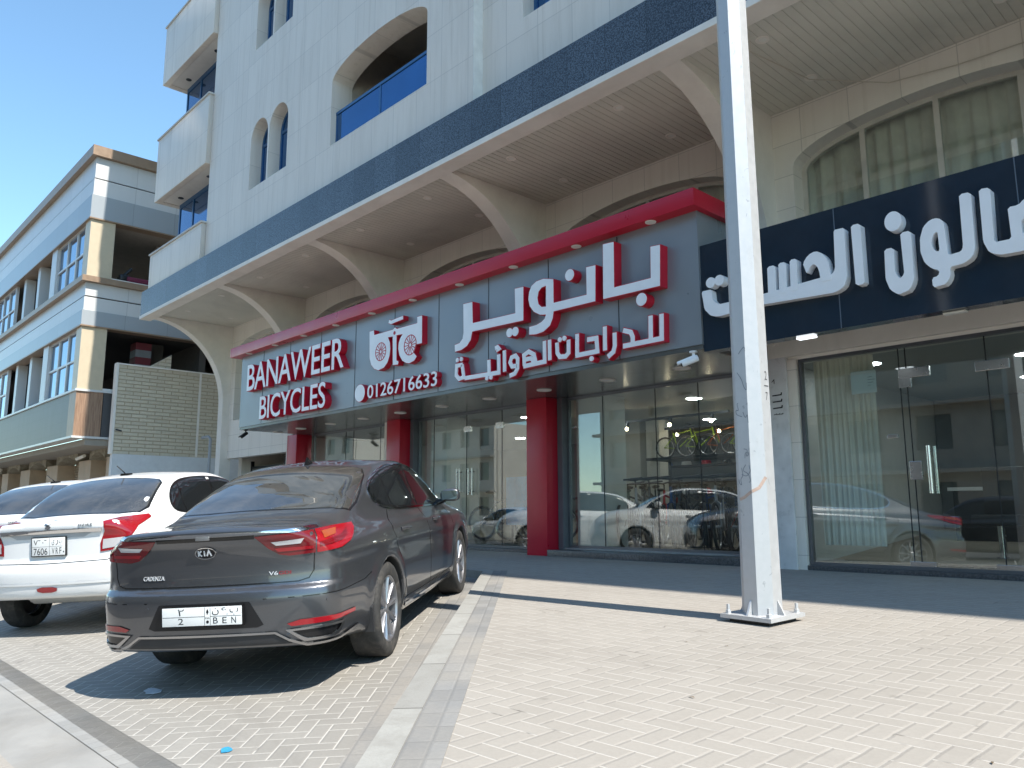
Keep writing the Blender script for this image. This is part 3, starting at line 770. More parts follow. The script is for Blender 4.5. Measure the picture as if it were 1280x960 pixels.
# --- under-sign ceiling with lamps
mb = MB(); mb.box(-16.1, -4.66, 7.235, 8.99, CZ, CZ+.05); cl = mb.build('shop_front_ceiling', m_dgrey, B)
for i in range(10):
    xc = -16.1+1.18*i
    if xc < -16: xc = -15.95
    mb = MB(); mb.lathe([(.075, CZ-.003), (.085, CZ-.014), (.105, CZ-.012), (.11, CZ-.001)], (xc, 8.03, 0), n=24); mb.lathe([(0, CZ-.006), (.076, CZ-.006)], (xc, 8.03, 0), n=24, k=1)
    sub(mb, 'downlight', [m_plast, m_ledoff], cl, 40)
# --- salon frontage
mb = MB(); mb.box(-4.60, -4.38, 8.50, 8.98, gz(8.5)-.01, 3.1, 0, .004); mpier = mb.build('marble_pier', M('white_marble', (.66,.655,.66), .3, var=.12, vs=4, dirt=.2), B, 30)
mb = MB(); mb.box(-4.378, -4.27, 8.53, 8.70, gz(8.5)-.01, 3.06, 0, .003); mb.build('door_jamb', m_tile, B, 30)
mb = MB(); mb.box(-4.59, 3.1, 8.50, 8.88, 3.10, 3.75); mb.box(-4.376, 3.1, 8.56, 8.88, 3.06, 3.097); mb.build('lintel', m_plast, B)
mb = MB(); mb.box(-4.27, 3.1, 8.52, 8.72, gz(8.5)-.03, .735, 0, .004); mb.build('door_sill', m_step, B, 30)
sal = glazing([-4.22, -3.16, -3.09, -2.34, -1.5, -.76], 8.6, .736, 3.06, 'salon_glass_front')
for x0, x1, z0, z1 in ((-3.17, -2.86, 2.70, 2.80), (-3.2, -2.95, .74, .82), (-2.44, -2.14, 2.68, 2.78), (-2.42, -2.12, .74, .82), (-3.13, -3.01, 1.64, 1.83), (-3.33, -3.22, 2.08, 2.12)): sub(MB().box(x0, x1, 8.582, 8.618, z0, z1, 0, .004), 'patch_fitting', m_steel, sal)
mb = MB(); mb.box(-3.17, -3.05, 8.581, 8.619, 2.60, 2.70); sub(mb, 'patch_fitting', m_steel, sal)
pull(-2.92, 8.595, 1.50, 1.98, sal, .02)
mb = MB(); mb.tube([(-2.90, 8.66, 1.50), (-2.90, 8.66, 1.98)], .02, 10); sub(mb, 'pull_handle', m_steel, sal, 40)
# --- interiors
m_in = M('interior_white_wall', (.62,.63,.60), .6, var=.05)
m_infl = M('interior_floor_tile', (.15,.145,.14), .25, var=.1)
m_ince = M('interior_ceiling', (.42,.43,.42), .6, var=.03)
mb = MB(); mb.box(-16.6, -4.75, 8.995, 15.7, .66, .79); mb.build('shop_floor', m_infl, B)
mb = MB(); mb.box(-16.6, -4.75, 8.995, 15.7, CZ+.003, CZ+.1); mb.build('shop_ceiling', m_ince, B)
mb = MB(); mb.box(-16.7, -4.6, 15.2, 15.3, .6, 3.3); mb.build('shop_rear_wall', M('interior_dim_wall', (.20,.21,.21), .6, var=.2, vs=1), B)  # darker copy of the white wall, dimness of the deep room put into colour
mb = MB(); mb.box(-16.72, -16.6, 9.0, 15.2, .6, 3.3); mb.box(-4.86, -4.60, 9.05, 15.2, .6, 3.3)
mb.build('shop_partition', m_in, B)
for q in ((-8.12, -7.55, 9.02, 9.5), (-11.9, -11.3, 9.02, 9.5), (-12.6, -12.2, 10.2, 10.6), (-9.75, -9.35, 12.2, 12.6), (-9.2, -8.9, 12.2, 12.5)): MB().box(*q, .79, CZ).build('shop_pillar', m_in, B)
for i, (x, y) in enumerate([(-5.6, 10.2), (-6.9, 10.4), (-8.8, 10.6), (-10.4, 10.2), (-13, 10.3), (-14.6, 10.3), (-5.7, 12.6), (-8.3, 13), (-10.7, 12.8), (-13.5, 13)]):
    mb = MB(); mb.lathe([(0, CZ-.004), (.11, CZ-.004), (.12, CZ+.001)], (x, y, 0), n=20); mb.build('ceiling_glow_disc', emit('shop_lamp', (.94, 1, .98), 22), B, 40)
mb = MB(); mb.box(-4.58, 3.1, 8.73, 14, .66, .73); mb.build('salon_floor', m_infl, B)
mb = MB(); mb.box(-4.58, 3.1, 8.89, 14, 3.1, 3.2); mb.build('salon_ceiling', m_ince, B)
mb = MB(); mb.box(-4.58, 3.1, 13.8, 13.9, .6, 3.1); mb.box(-1.2, -.7, 10.5, 11.0, .73, 3.1); mb.box(3.0, 3.1, 8.9, 13.8, .6, 3.1); mb.build('salon_partition', M('salon_grey_wall', (.12,.125,.125), .5, var=.1), B)
for x, y in ((-3.9, 9.7), (-2.4, 10.4), (-1.2, 9.8), (-2.8, 12.2)):
    mb = MB(); mb.lathe([(0, 3.096), (.12, 3.096), (.13, 3.10)], (x, y, 0), n=20); mb.build('ceiling_glow_disc', emit('salon_fill_glow', (.9, .97, 1), 16), B, 40)  # unseen fill discs added to brighten the salon
# --- left side entrance beside the shop
mb = MB(); mb.box(-20.5, -16.84, 8.9, 9.1, 2.75, 3.36); mb.box(-20.5, -16.84, 11.9, 12.1, .6, 3.3); mb.box(-20.5, -16.84, 9.1, 12, 3.2, 3.3); mb.build('side_entrance_wall', m_tile, B)
g_ = thing('metal_gate', 'dark grey steel gate in the side entrance left of the bicycle shop', 'gate', (-18.7, 9.6, gz(9.2)))
mb = MB(); mb.box(-20.4, -18.55, 9.58, 9.62, .74, 2.5); mb.box(-18.5, -16.9, 9.58, 9.62, .74, 2.5); mb.build('gate_leaf', M('gate_grey', (.22,.23,.23), .5, .2), g_)
mb = MB(); mb.box(-20.45, -16.86, 9.56, 9.64, 2.5, 2.56); mb.box(-18.56, -18.49, 9.55, 9.65, .74, 2.75); mb.box(-20.5, -20.4, 9.56, 9.64, .74, 2.7); mb.build('gate_frame', m_dark, g_)
tag(MB().box(-20.2, -19.85, 9.54, 9.57, 1.9, 2.2, 0, .003).build('notice_plate', m_white), 'small white notice plate on the side entrance gate', 'notice')
# drain pipe and conduit at the end column
mb = MB(); mb.tube([(-20.95, 8.62, .7), (-20.95, 8.62, 3.3), (-21.1, 8.62, 3.36), (-21.5, 8.62, 3.36)], .04, 10); tag(mb.build('drain_pipe', M('pipe_grey', (.33,.34,.35), .5), None, 40), 'thin grey pipe standing in front of the leftmost column', 'pipe')

# ================================================================= bicycle shop sign
SG = thing('bicycle_shop_sign', 'long grey sign box with red canopy and white and red lettering of the bicycle shop', 'shop sign', (-10.4, 7.4, CZ))
mb = MB(); mb.box(-16.1, -4.66, 7.22, 8.12, CZ+.052, 4.80)
mb.build('panel', m_grey, SG)
for q in (-15.08, -13.95, -12.77, -11.6, -10.43, -9.27, -8.13, -6.95, -5.79): MB().box(q-.005, q+.005, 7.216, 7.2195, CZ+.052, 4.62).build('panel_joint', m_joint, SG)
mb = MB(); mb.box(-16.35, -4.58, 7.05, 8.15, 4.63, 4.83, 0, .006); cn = mb.build('canopy', m_red, SG, 30)
for i in range(10):
    mb = MB(); mb.lathe([(0, 4.622), (.05, 4.622), (.062, 4.62), (.066, 4.629)], (-15.6+1.153*i, 7.135, 0), n=20); sub(mb, 'downlight', m_ledoff, cn, 40)

CAMV = np.array([0, 0, CAM_H])
def sgn(Y):
    return lambda p, d: (p[0], Y-d, p[1])
m_redret = M('red_letter_return', (.50,.008,.03), .4, var=.04)
def letters(polys, name, parent, Y, depth, mface, mret, mapp=None, grow=.007, holes=None):
    """extruded shapes standing off the panel, with a returned edge in another colour and a thin face on top"""
    b = MB(); f = MB()
    for i, pl in enumerate(polys):
        hs = (holes or {}).get(i, [])
        e = i*.0011
        f.prism(pl, 'y', Y-depth-.004-e, Y-depth+.002, 0, hs)
        b.prism(offs(pl, grow), 'y', Y-depth-e*.5, Y-.001, 0, [offs(h, -grow) for h in hs])
    o = b.build(name, mret, parent); sub(f, 'letter_face', mface, o); return o
def area(p): return sum(p[i-1][0]*p[i][1]-p[i][0]*p[i-1][1] for i in range(len(p)))/2
def offs(p, d):
    """move every edge of a closed outline outwards by d"""
    s = 1 if area(p) > 0 else -1; n = len(p); out = []
    for i in range(n):
        a = Vector(p[i])-Vector(p[i-1]); b = Vector(p[(i+1) % n])-Vector(p[i])
        if a.length < 1e-7 or b.length < 1e-7: out.append(tuple(p[i])); continue
        a.normalize(); b.normalize(); na = Vector((a.y, -a.x))*s; nb = Vector((b.y, -b.x))*s; m = na+nb
        m = m.normalized() if m.length > 1e-6 else na
        out.append(tuple(Vector(p[i])+m*d/max(.5, m.dot(na))))
    return out
def text_sign(txt, box, name, parent, Y, depth, bold=.02, spacing=1.):
    b = MB(); f = MB(); x0, z0, x1, z1 = box; g = .006
    text_mb(f, txt, sgn(Y-depth), (x0, z0, x1, z1), .004, bold, spacing=spacing)
    text_mb(b, txt, sgn(Y), (x0-g, z0-g, x1+g, z1+g), depth, bold+.012, spacing=spacing)
    o = b.build(name, m_redret, parent); sub(f, 'letter_face', m_white, o); return o
LD = .13
text_sign('BANAWEER', (-15.53, 3.81, -11.76, 4.36), 'lettering', SG, 7.219, LD, .006, .97)
text_sign('BICYCLES', (-14.9, 3.17, -12.34, 3.635), 'lettering', SG, 7.219, LD, .006, .97)
text_sign('0126716633', (-11.05, 3.185, -9.18, 3.41), 'lettering', SG, 7.219, .09, .008, 1.0)
letters([arc(-11.28, 3.305, .15, .145, 0, 345, 23)], 'phone_disc', SG, 7.219, .09, m_white, m_redret)
AR1 = [
    [(-5.898, 4.520), (-5.733, 4.508), (-5.743, 3.947), (-5.206, 3.944), (-5.198, 4.313), (-5.067, 4.302), (-5.086, 3.828), (-5.910, 3.841)],
    [(-6.171, 4.295), (-6.025, 4.288), (-6.037, 3.840), (-6.735, 3.846), (-6.753, 3.756), (-6.801, 3.672), (-6.916, 3.614), (-7.045, 3.601), (-7.177, 3.617), (-7.171, 3.718), (-7.044, 3.721), (-6.948, 3.745), (-6.888, 3.781), (-6.866, 3.830), (-6.977, 3.848), (-7.086, 3.906), (-7.160, 3.997), (-7.186, 4.093), (-7.171, 4.187), (-7.126, 4.264), (-7.037, 4.306), (-6.907, 4.313), (-6.733, 4.268), (-6.733, 3.955), (-6.171, 3.948)],
    [(-8.525, 4.292), (-8.329, 4.285), (-8.317, 3.973), (-7.436, 3.953), (-7.444, 4.293), (-7.283, 4.285), (-7.287, 3.828), (-8.326, 3.854), (-8.361, 3.739), (-8.439, 3.666), (-8.560, 3.625), (-8.705, 3.620), (-8.712, 3.719), (-8.604, 3.730), (-8.535, 3.785), (-8.515, 3.869)],
]
AR1_HOLE = [(-6.861, 4.211), (-6.943, 4.203), (-7.000, 4.160), (-7.022, 4.076), (-7.002, 3.992), (-6.946, 3.943), (-6.865, 3.933)]
AR1_DOTS = [(-6.448, 4.260), (-5.345, 3.721), (-7.549, 3.705), (-7.437, 3.702)]
AR2 = [
    [(-5.109, 3.517), (-5.117, 3.235), (-5.666, 3.232)],
    [(-5.259, 3.523), (-5.267, 3.238)],
    [(-5.656, 3.420), (-5.546, 3.379), (-5.520, 3.318), (-5.523, 3.240)],
    [(-5.785, 3.414), (-5.786, 3.256), (-5.810, 3.188), (-5.895, 3.138)],
    [(-5.931, 3.514), (-5.936, 3.222)],
    [(-6.213, 3.397), (-6.065, 3.393), (-6.054, 3.231), (-6.407, 3.228)],
    [(-6.374, 3.498), (-6.380, 3.224)],
    [(-6.718, 3.442), (-6.712, 3.309), (-6.672, 3.252), (-6.570, 3.243), (-6.521, 3.281), (-6.518, 3.447)],
    [(-6.847, 3.500), (-6.846, 3.234)],
    [(-6.936, 3.499), (-6.935, 3.228), (-7.324, 3.219)],
    [(-7.306, 3.223), (-7.314, 3.368), (-7.224, 3.402), (-7.128, 3.350), (-7.094, 3.225)],
    [(-7.306, 3.303), (-7.181, 3.307), (-7.103, 3.227)],
    [(-7.442, 3.242), (-7.543, 3.249), (-7.580, 3.309), (-7.551, 3.370), (-7.473, 3.385), (-7.432, 3.337), (-7.437, 3.209), (-7.488, 3.145), (-7.590, 3.126)],
    [(-7.692, 3.489), (-7.688, 3.197)],
    [(-7.806, 3.450), (-7.802, 3.199), (-8.520, 3.211)],
    [(-8.006, 3.403), (-8.001, 3.202)],
    [(-7.850, 3.513), (-7.802, 3.529), (-7.826, 3.553), (-7.874, 3.544)],
    [(-8.575, 3.415), (-8.703, 3.415), (-8.712, 3.277), (-8.647, 3.217), (-8.541, 3.227), (-8.580, 3.416)],
]
AR2_DOTS = [(-6.139, 3.150), (-6.656, 3.469), (-6.578, 3.474), (-8.040, 3.150), (-7.956, 3.153), (-8.682, 3.496), (-8.591, 3.497)]
EMBLEM = [(-11.014, 4.314), (-10.888, 4.313), (-10.876, 4.231), (-10.479, 4.233), (-10.338, 4.232), (-10.278, 4.259), (-10.227, 4.226), (-9.680, 4.223), (-9.683, 4.323), (-9.562, 4.321), (-9.556, 3.890), (-9.720, 3.892), (-9.771, 3.774), (-9.684, 3.698), (-9.749, 3.644), (-9.871, 3.619), (-9.959, 3.637), (-10.059, 3.688), (-10.135, 3.780), (-10.172, 3.891), (-10.164, 3.987), (-10.123, 4.061), (-10.060, 4.116), (-10.235, 4.125), (-10.223, 3.712), (-10.167, 3.688), (-10.179, 3.641), (-10.317, 3.652), (-10.334, 4.121), (-10.475, 4.132), (-10.421, 4.044), (-10.402, 3.926), (-10.421, 3.814), (-10.473, 3.715), (-10.569, 3.646), (-10.726, 3.622), (-10.845, 3.661), (-10.937, 3.738), (-10.993, 3.864)]
SADDLE = [(-10.451, 4.388), (-10.385, 4.363), (-10.232, 4.375), (-10.063, 4.383)]
SALON = [
    [(-4.600, 3.674), (-4.477, 3.672), (-4.468, 3.547), (-4.398, 3.491), (-3.917, 3.496), (-3.165, 3.541), (-3.133, 3.587), (-3.121, 3.969), (-3.020, 3.965), (-3.027, 3.475), (-3.061, 3.395), (-3.149, 3.361), (-3.923, 3.391), (-4.405, 3.361), (-4.502, 3.389), (-4.572, 3.469)],
    [(-3.821, 3.768), (-3.736, 3.767), (-3.742, 3.448), (-3.827, 3.447)],
    [(-3.699, 3.777), (-3.619, 3.773), (-3.629, 3.458), (-3.706, 3.459)],
    [(-3.577, 3.782), (-3.505, 3.780), (-3.513, 3.462), (-3.585, 3.461)],
    [(-3.444, 3.713), (-3.387, 3.785), (-3.310, 3.808), (-3.244, 3.768), (-3.196, 3.690), (-3.169, 3.492), (-3.275, 3.488), (-3.285, 3.598), (-3.305, 3.656), (-3.339, 3.688), (-3.374, 3.661), (-3.409, 3.599)],
    [(-2.954, 3.968), (-2.865, 3.964), (-2.867, 3.382), (-2.949, 3.383)],
    [(-2.670, 3.662), (-2.589, 3.659), (-2.596, 3.434), (-2.561, 3.360), (-2.517, 3.394), (-2.523, 3.779), (-2.433, 3.777), (-2.439, 3.330), (-2.484, 3.244), (-2.582, 3.221), (-2.647, 3.279), (-2.679, 3.383)],
    [(-2.024, 3.988), (-1.934, 3.982), (-1.942, 3.493), (-1.967, 3.420), (-2.039, 3.380), (-2.147, 3.374), (-2.144, 3.299), (-2.187, 3.234), (-2.293, 3.223), (-2.295, 3.312), (-2.242, 3.316), (-2.228, 3.366), (-2.286, 3.390), (-2.342, 3.457), (-2.368, 3.559), (-2.363, 3.681), (-2.328, 3.782), (-2.267, 3.831), (-2.201, 3.829), (-2.160, 3.779), (-2.152, 3.479), (-2.048, 3.488), (-2.031, 3.528)],
    [(-1.872, 3.986), (-1.787, 3.976), (-1.799, 3.503), (-1.674, 3.501), (-1.679, 3.771), (-1.602, 3.766), (-1.561, 3.805), (-1.454, 3.831), (-1.317, 3.788), (-1.228, 3.699), (-1.220, 3.575), (-1.270, 3.468), (-1.392, 3.422), (-1.600, 3.381), (-1.770, 3.388), (-1.843, 3.429), (-1.878, 3.528)],
]
SALON_HOLES = {7: [[(-2.218, 3.711), (-2.248, 3.700), (-2.273, 3.644), (-2.269, 3.570), (-2.238, 3.535), (-2.214, 3.534)]], 8: [[(-1.598, 3.519), (-1.422, 3.534), (-1.327, 3.581), (-1.330, 3.656), (-1.386, 3.692), (-1.511, 3.671), (-1.593, 3.644)]]}
def smooth_open(p, it=2):
    for _ in range(it):
        q = [p[0]]
        for a, b in zip(p[:-1], p[1:]): q += [(a[0]*.75+b[0]*.25, a[1]*.75+b[1]*.25), (a[0]*.25+b[0]*.75, a[1]*.25+b[1]*.75)]
        p = q+[p[-1]]
    return p
def cut_corners(p, k=.12):
    out = []; n = len(p)
    for i in range(n):
        a, q, b = np.array(p[i-1]), np.array(p[i]), np.array(p[(i+1) % n]); ka = min(k, .018/max(1e-6, np.linalg.norm(a-q))) if np.linalg.norm(a-q) > .1 else .25; kb = min(k, .018/max(1e-6, np.linalg.norm(b-q))) if np.linalg.norm(b-q) > .1 else .25
        out += [tuple(q+(a-q)*ka), tuple(q+(b-q)*kb)]
    return out
def shift(p, dx=0, dz=0): return [(a+dx, b+dz) for a, b in p]
def dot(c, r, n=18): return arc(c[0], c[1], r, r, 0, 360-360/n, n-1)
letters(AR1 + [dot(AR1_DOTS[0], .075), dot(AR1_DOTS[1], .075), dot(AR1_DOTS[2], .062), dot(AR1_DOTS[3], .062)], 'lettering', SG, 7.219, .134, m_white, m_redret, holes={1: [AR1_HOLE]})
letters([ribbon(p, .058) for p in AR2] + [dot(c, .032, 12) for c in AR2_DOTS], 'lettering', SG, 7.219, .09, m_white, m_redret, grow=.010)
lg = letters([EMBLEM, ribbon(SADDLE, .055)], 'emblem', SG, 7.219, .10, m_white, m_redret)
for (cx, cz), R_ in (((-10.666, 3.92), .155), ((-9.853, 3.905), .165)):
    y = 7.219-.107; mb = MB()
    def ring(r0, r1):
        a = dot((cx, cz), r1, 28); b = dot((cx, cz), r0, 28); mb.prism(a, 'y', y-.001, y+.002, 0, [b])
    ring(R_-.014, R_); ring(.03, .042)
    for k in range(14):
        t = 2*math.pi*k/14; u = (math.cos(t), math.sin(t)); nrm = (-u[1], u[0]); a0, a1 = .045, R_-.012
        mb.prism([(cx+u[0]*a0+nrm[0]*.006, cz+u[1]*a0+nrm[1]*.006), (cx+u[0]*a1+nrm[0]*.006, cz+u[1]*a1+nrm[1]*.006), (cx+u[0]*a1-nrm[0]*.006, cz+u[1]*a1-nrm[1]*.006), (cx+u[0]*a0-nrm[0]*.006, cz+u[1]*a0-nrm[1]*.006)], 'y', y-.0005, y+.002)
    sub(mb, 'wheel_drawing', m_redret, lg)
sub(MB().prism(dot((-10.285, 4.17), .03), 'y', 7.219-.108, 7.219-.105), 'red_dot', m_redret, lg)

# ================================================================= salon sign
SS = thing('salon_sign', 'dark navy glossy sign box with white raised lettering of the salon', 'shop sign', (-1.5, 7.3, 3.02))
mb = MB(); mb.box(-4.655, 3.0, 7.25, 7.40, 3.03, 4.22); mb.build('panel', m_navy, SS)
for q in (-3.15, -1.62, -.1, 1.4): MB().box(q-.004, q+.004, 7.246, 7.2495, 3.03, 4.22).build('panel_joint', M('navy_joint', (.10,.13,.17), .4, var=0), SS)
b = MB(); polys = SALON + [dot((-4.477, 3.745), .058), dot((-4.37, 3.748), .058), arc(-2.573, 3.90, .075, .092, 0, 345, 23)]
for i, p in enumerate(polys): b.prism(cut_corners(p), 'y', 7.16-.0013*i, 7.249, 0, [cut_corners(h) for h in SALON_HOLES.get(i, [])])
b.build('lettering', m_white, SS)
for q in (-4.4, -2.9, -1.4, .2): MB().box(q-.02, q+.02, 7.41, 8.5, 3.3, 3.34).build('bracket', m_dark, SS)
for q in (-3.55, -2.2, -.7):
    mb = MB(); mb.box(q-.09, q+.09, 7.32, 7.40, 3.012, 3.028, 0, .004); mb.build('lamp', emit('sign_lamp', (.9, .96, 1), 1.6) if q < -3 else m_ledoff, SS)
mb = MB(); mb.box(-4.63, 3.0, 8.2, 8.48, 3.40, 3.43); mb.build('rear_tray', m_dark, SS)

# ================================================================= cctv cameras
def cctv(name, loc, aim, label, down=True, scale=1., body=None):
    """bullet camera: base plate, stem, barrel with hood and black lens; aim is the barrel direction"""
    t = thing(name, label, 'security camera', loc); L_ = Vector(loc); a = Vector(aim).normalized(); s = scale
    mb = MB(); 
    if down: mb.lathe([(0, 0), (.045*s, 0), (.045*s, -.014*s), (0, -.014*s)], L_, n=20)
    else: mb.lathe([(0, 0), (.045*s, 0), (.045*s, -.014*s), (0, -.014*s)], L_, 'y', n=20)
    mb.build('base', body or m_white, t, 40)
    e = L_+Vector((0, 0, -.09*s)) if down else L_+Vector((0, -.09*s, -.01))
    mb = MB(); mb.tube([L_+(Vector((0, 0, -.012)) if down else Vector((0, -.012, 0))), e], .016*s, 10); mb.build('stem', body or m_white, t, 40)
    c0 = e-a*.05*s; c1 = e+a*.14*s
    mb = MB(); mb.tube([c0, c0+a*.01*s, c1], [.03*s, .037*s, .037*s], 20); mb.build('barrel', body or m_white, t, 40)
    side = a.cross(Vector((0, 0, 1))).normalized(); up = side.cross(a)
    mb = MB(); vs = []
    for q in (c0+a*.02*s, c1+a*.04*s):
        for w_, h_ in ((-.042, .01), (-.03, .04), (.03, .04), (.042, .01), (.039, .01), (.028, .036), (-.028, .036), (-.039, .01)): vs.append(q+side*w_*s+up*h_*s)
    mb.add(vs, [(i, (i+1) % 8, 8+(i+1) % 8, 8+i) for i in range(8)]+[tuple(range(8)), tuple(range(15, 7, -1))]); mb.build('hood', body or m_white, t, 30)
    mb = MB(); mb.tube([c1+a*.0005, c1+a*.004], .031*s, 20); mb.build('lens', M('lens_black', (.01,.01,.012), .1, var=0), t, 40)
    return t
cctv('security_camera', (-4.80, 7.26, CZ-.001), (-.75, -.62, -.38), 'white bullet camera hanging under the right corner of the grey sign', True, 1.0)
cctv('security_camera', (-4.52, 8.495, 3.30), (-.75, -.6, -.25), 'cream bullet camera on the pier behind the lamp post', False, 1.2, m_plast)
cctv('security_camera', (-4.16, 8.495, 3.31), (.8, -.5, -.3), 'small white bullet camera on the lintel right of the salon pier', False, .9)
cctv('security_camera', (-16.0, 7.33, CZ-.001), (.1, -.8, -.6), 'small dark camera hanging under the left end of the grey sign', True, .9, m_dark)

# ================================================================= lamp post
PX_, PY_ = -2.965, 5.21; pz = gw(PY_); PK = .878
LP = thing('lamp_post', 'tall grey galvanised octagonal lamp post bolted to the sidewalk in front of the shops', 'lamp post', (PX_, PY_, pz))
g = N('galvanised_steel'); p = g.pos(); 
n1 = g.noise(g.scale(p, (1, 1, .35)), 5, 5, .65); n2 = g.noise(p, 22, 4, .6); n3 = g.noise(g.scale(p, (1, 1, .5)), 2.3, 6, .7, dist=1)
c = g.mix(g.ramp(n2, .35, .65), (.55,.55,.55), (.58,.58,.58)); c = g.mix(g.ramp(n1, .5, .72, 0, .15), c, (.62,.60,.56)); c = g.mix(g.ramp(n3, .62, .72, 0, .25), c, (.44,.41,.37))
n4 = g.noise(g.scale(p, (1, 1, .6)), 9, 3, .7, dist=2.5); c = g.mix(g.ramp(n4, .66, .70, 0, .35), c, (.10,.11,.13))
m_galv = g.end(g.bsdf(c, g.ramp(n2, .3, .7, .48, .58), .45, .5, g.bump(n2, .15, .003)))
mb = MB(); A0 = math.radians(-27.5)
def octo(r, z, n=8): return [(PX_+r*math.cos(A0+i*math.pi/4), PY_+r*math.sin(A0+i*math.pi/4), z) for i in range(n)]
vs = octo(.158*PK, pz+.05)+octo(.108*PK, pz+9); mb.add(vs, [(i, (i+1) % 8, 8+(i+1) % 8, 8+i) for i in range(8)]+[tuple(range(8, 16))]); mb.build('shaft', m_galv, LP)
ang = math.radians(-5)
def rot(x, y): return (PX_+x*math.cos(ang)-y*math.sin(ang), PY_+x*math.sin(ang)+y*math.cos(ang))
def pl(x, y, dz): q = rot(x, y); return (q[0], q[1], gw(q[1])+dz)
mb = MB(); h = .205; cs = [(-h,-h), (h,-h), (h,h), (-h,h)]
mb.add([pl(x, y, .028) for x, y in cs]+[pl(x, y, .055) for x, y in cs], [(0,1,2,3), (7,6,5,4)]+[(i, (i+1) % 4, 4+(i+1) % 4, 4+i) for i in range(4)]); mb.build('base_plate', m_galv, LP)
mb = MB(); h = .16; cs = [(-h,-h), (h,-h), (h,h), (-h,h)]; mb.add([pl(x, y, -.03) for x, y in cs]+[pl(x, y, .028) for x, y in cs], [(i, (i+1) % 4, 4+(i+1) % 4, 4+i) for i in range(4)]); mb.build('grout_pad', m_dark, LP)
for x, y in ((-.165,-.165), (.165,-.165), (.165,.165), (-.165,.165)):
    mb = MB(); q = pl(x, y, 0); mb.lathe([(0, .03), (.021, .03), (.021, .078), (.013, .08), (.013, .118), (0, .12)], q, n=6); mb.build('anchor_bolt', m_galv, LP)
for k in range(4):
    t = math.pi/4+k*math.pi/2; u = Vector((math.cos(t), math.sin(t))); nn = Vector((-u.y, u.x))*.007
    def P3(r, z, s_): q = u*r+nn*s_; w_ = rot(q.x, q.y); return (w_[0], w_[1], z)
    t = k*math.pi/2; u = Vector((math.cos(t), math.sin(t))); nn = Vector((-u.y, u.x))*.007
    mb = MB(); mb.add([P3(r, z, s_) for s_ in (-1, 1) for r, z in ((.12, pz+.05), (.182, pz+.05), (.13, pz+.15))], [(0,1,2), (5,4,3), (0,1,4,3), (1,2,5,4), (2,0,3,5)]); mb.build('gusset', m_galv, LP)
# number painted on the shaft, facing the street
fa = math.radians(-67.5+10+11.2); fa = A0+math.pi/8+7*math.pi/4-math.pi/4*0
def pole_face(k):
    a = A0+math.pi/8+k*math.pi/4; u = Vector((math.cos(a), math.sin(a), 0)); t = Vector((-u.y, u.x, 0))
    def f(p, d):
        r = (.158*PK-(.05*PK/8.95)*(p[1]-pz-.05))*math.cos(math.pi/8)+.0015+d
        return Vector((PX_, PY_, 0))+u*r+t*p[0]+Vector((0, 0, p[1]))
    return f
f = pole_face(0); zz = 2.207; mb = None; m_num = M('black_paint', (.07,.07,.07), .6, var=0)
for txt, z0, z1 in (('2', zz+.06, zz+.125), ('7', zz-.09, zz-.03)):
    mb = MB(); text_mb(mb, txt, f, (.0, z0, .026, z1), 0); mb.build('painted_number', m_num, LP)
mb = MB(); mb.add([f(q, 0) for q in ((-.012, zz+.012), (.04, zz+.012), (.04, zz+.02), (-.012, zz+.02))], [(0,1,2,3)]); mb.build('painted_line', m_num, LP)
f = pole_face(6); rr = random.Random(3)
for k in range(8):
    x0 = rr.uniform(-.045, .02); z0 = zz+rr.uniform(-.65, .35); pts = [(x0, z0)]
    for _ in range(5): pts.append((max(-.05, min(.05, pts[-1][0]+rr.uniform(-.045, .05))), pts[-1][1]+rr.uniform(-.06, .03)))
    mb = MB(); tr, pp = tri2d(ribbon(smooth_open(pts), .005)); mb.add([f(q, 0) for q in pp], tr); mb.build('graffiti_scribble', M('faded_ink', (.20,.22,.25), .6, var=.3, vs=30), LP)
mb = MB()
for fc_, pts in ((6, [(-.05, 1.41), (-.01, 1.425), (.05, 1.465)]), (7, [(-.05, 1.465), (0, 1.49), (.05, 1.565)])):
    f = pole_face(fc_); o_ = ribbon(pts, .022); tr, pp = tri2d(o_); mb.add([f(q, 0) for q in pp], tr)
mb.build('rust_streak', M('orange_rust', (.50,.36,.29), .7, var=.2, vs=20), LP)

# ================================================================= cable hanging from the soffit
mb = MB(); mb.tube([(-4.05, 6.86, 6.28), (-3.80, 8.36, 6.29)], .006, 6); mb.tube([(-3.80, 8.36, 6.29), (-3.1, 8.84, 6.14), (-2.4, 8.86, 6.06), (-1.5, 8.86, 6.02), (-.5, 8.86, 6.05)], .006, 6)
tag(mb.build('loose_cable', M('cable_cream', (.55,.5,.42), .6, var=0)), 'thin loose cable strung from a ceiling lamp along the arcade wall above the salon', 'cable')
# notice on the salon glass, writing on the marble pier
nt_ = thing('paper_notice', 'white rectangular paper notice stuck on the inside of the salon glass', 'notice', (-3.54, 8.625, 2.26))
mb = MB(); mb.box(-3.68, -3.41, 8.612, 8.616, 2.59-.0, 2.84); mb.build('sheet', M('notice_paper', (.60,.68,.68), .5, var=.02), nt_)
mb = MB()
for i, w_ in enumerate((.05, .08, .06, .03)): mb.box(-3.50, -3.50+w_, 8.609, 8.6115, 2.76-.03*i, 2.766-.03*i)
mb.build('printed_lines', M('grey_print', (.25,.28,.28), .6, var=0), nt_)
mb = MB(); bl = m_dark; X0 = -4.56
for z in (2.66, 2.585, 2.51): mb.prism(ribbon([(X0, z), (X0+.11, z+.004), (X0+.115, z+.03)], .014), 'y', 8.494, 8.498)
for i in range(6): mb.prism(ribbon([(X0+.01+.02*i, 2.435), (X0+.022+.02*i, 2.44+.008*(i % 2))], .008), 'y', 8.494, 8.498)
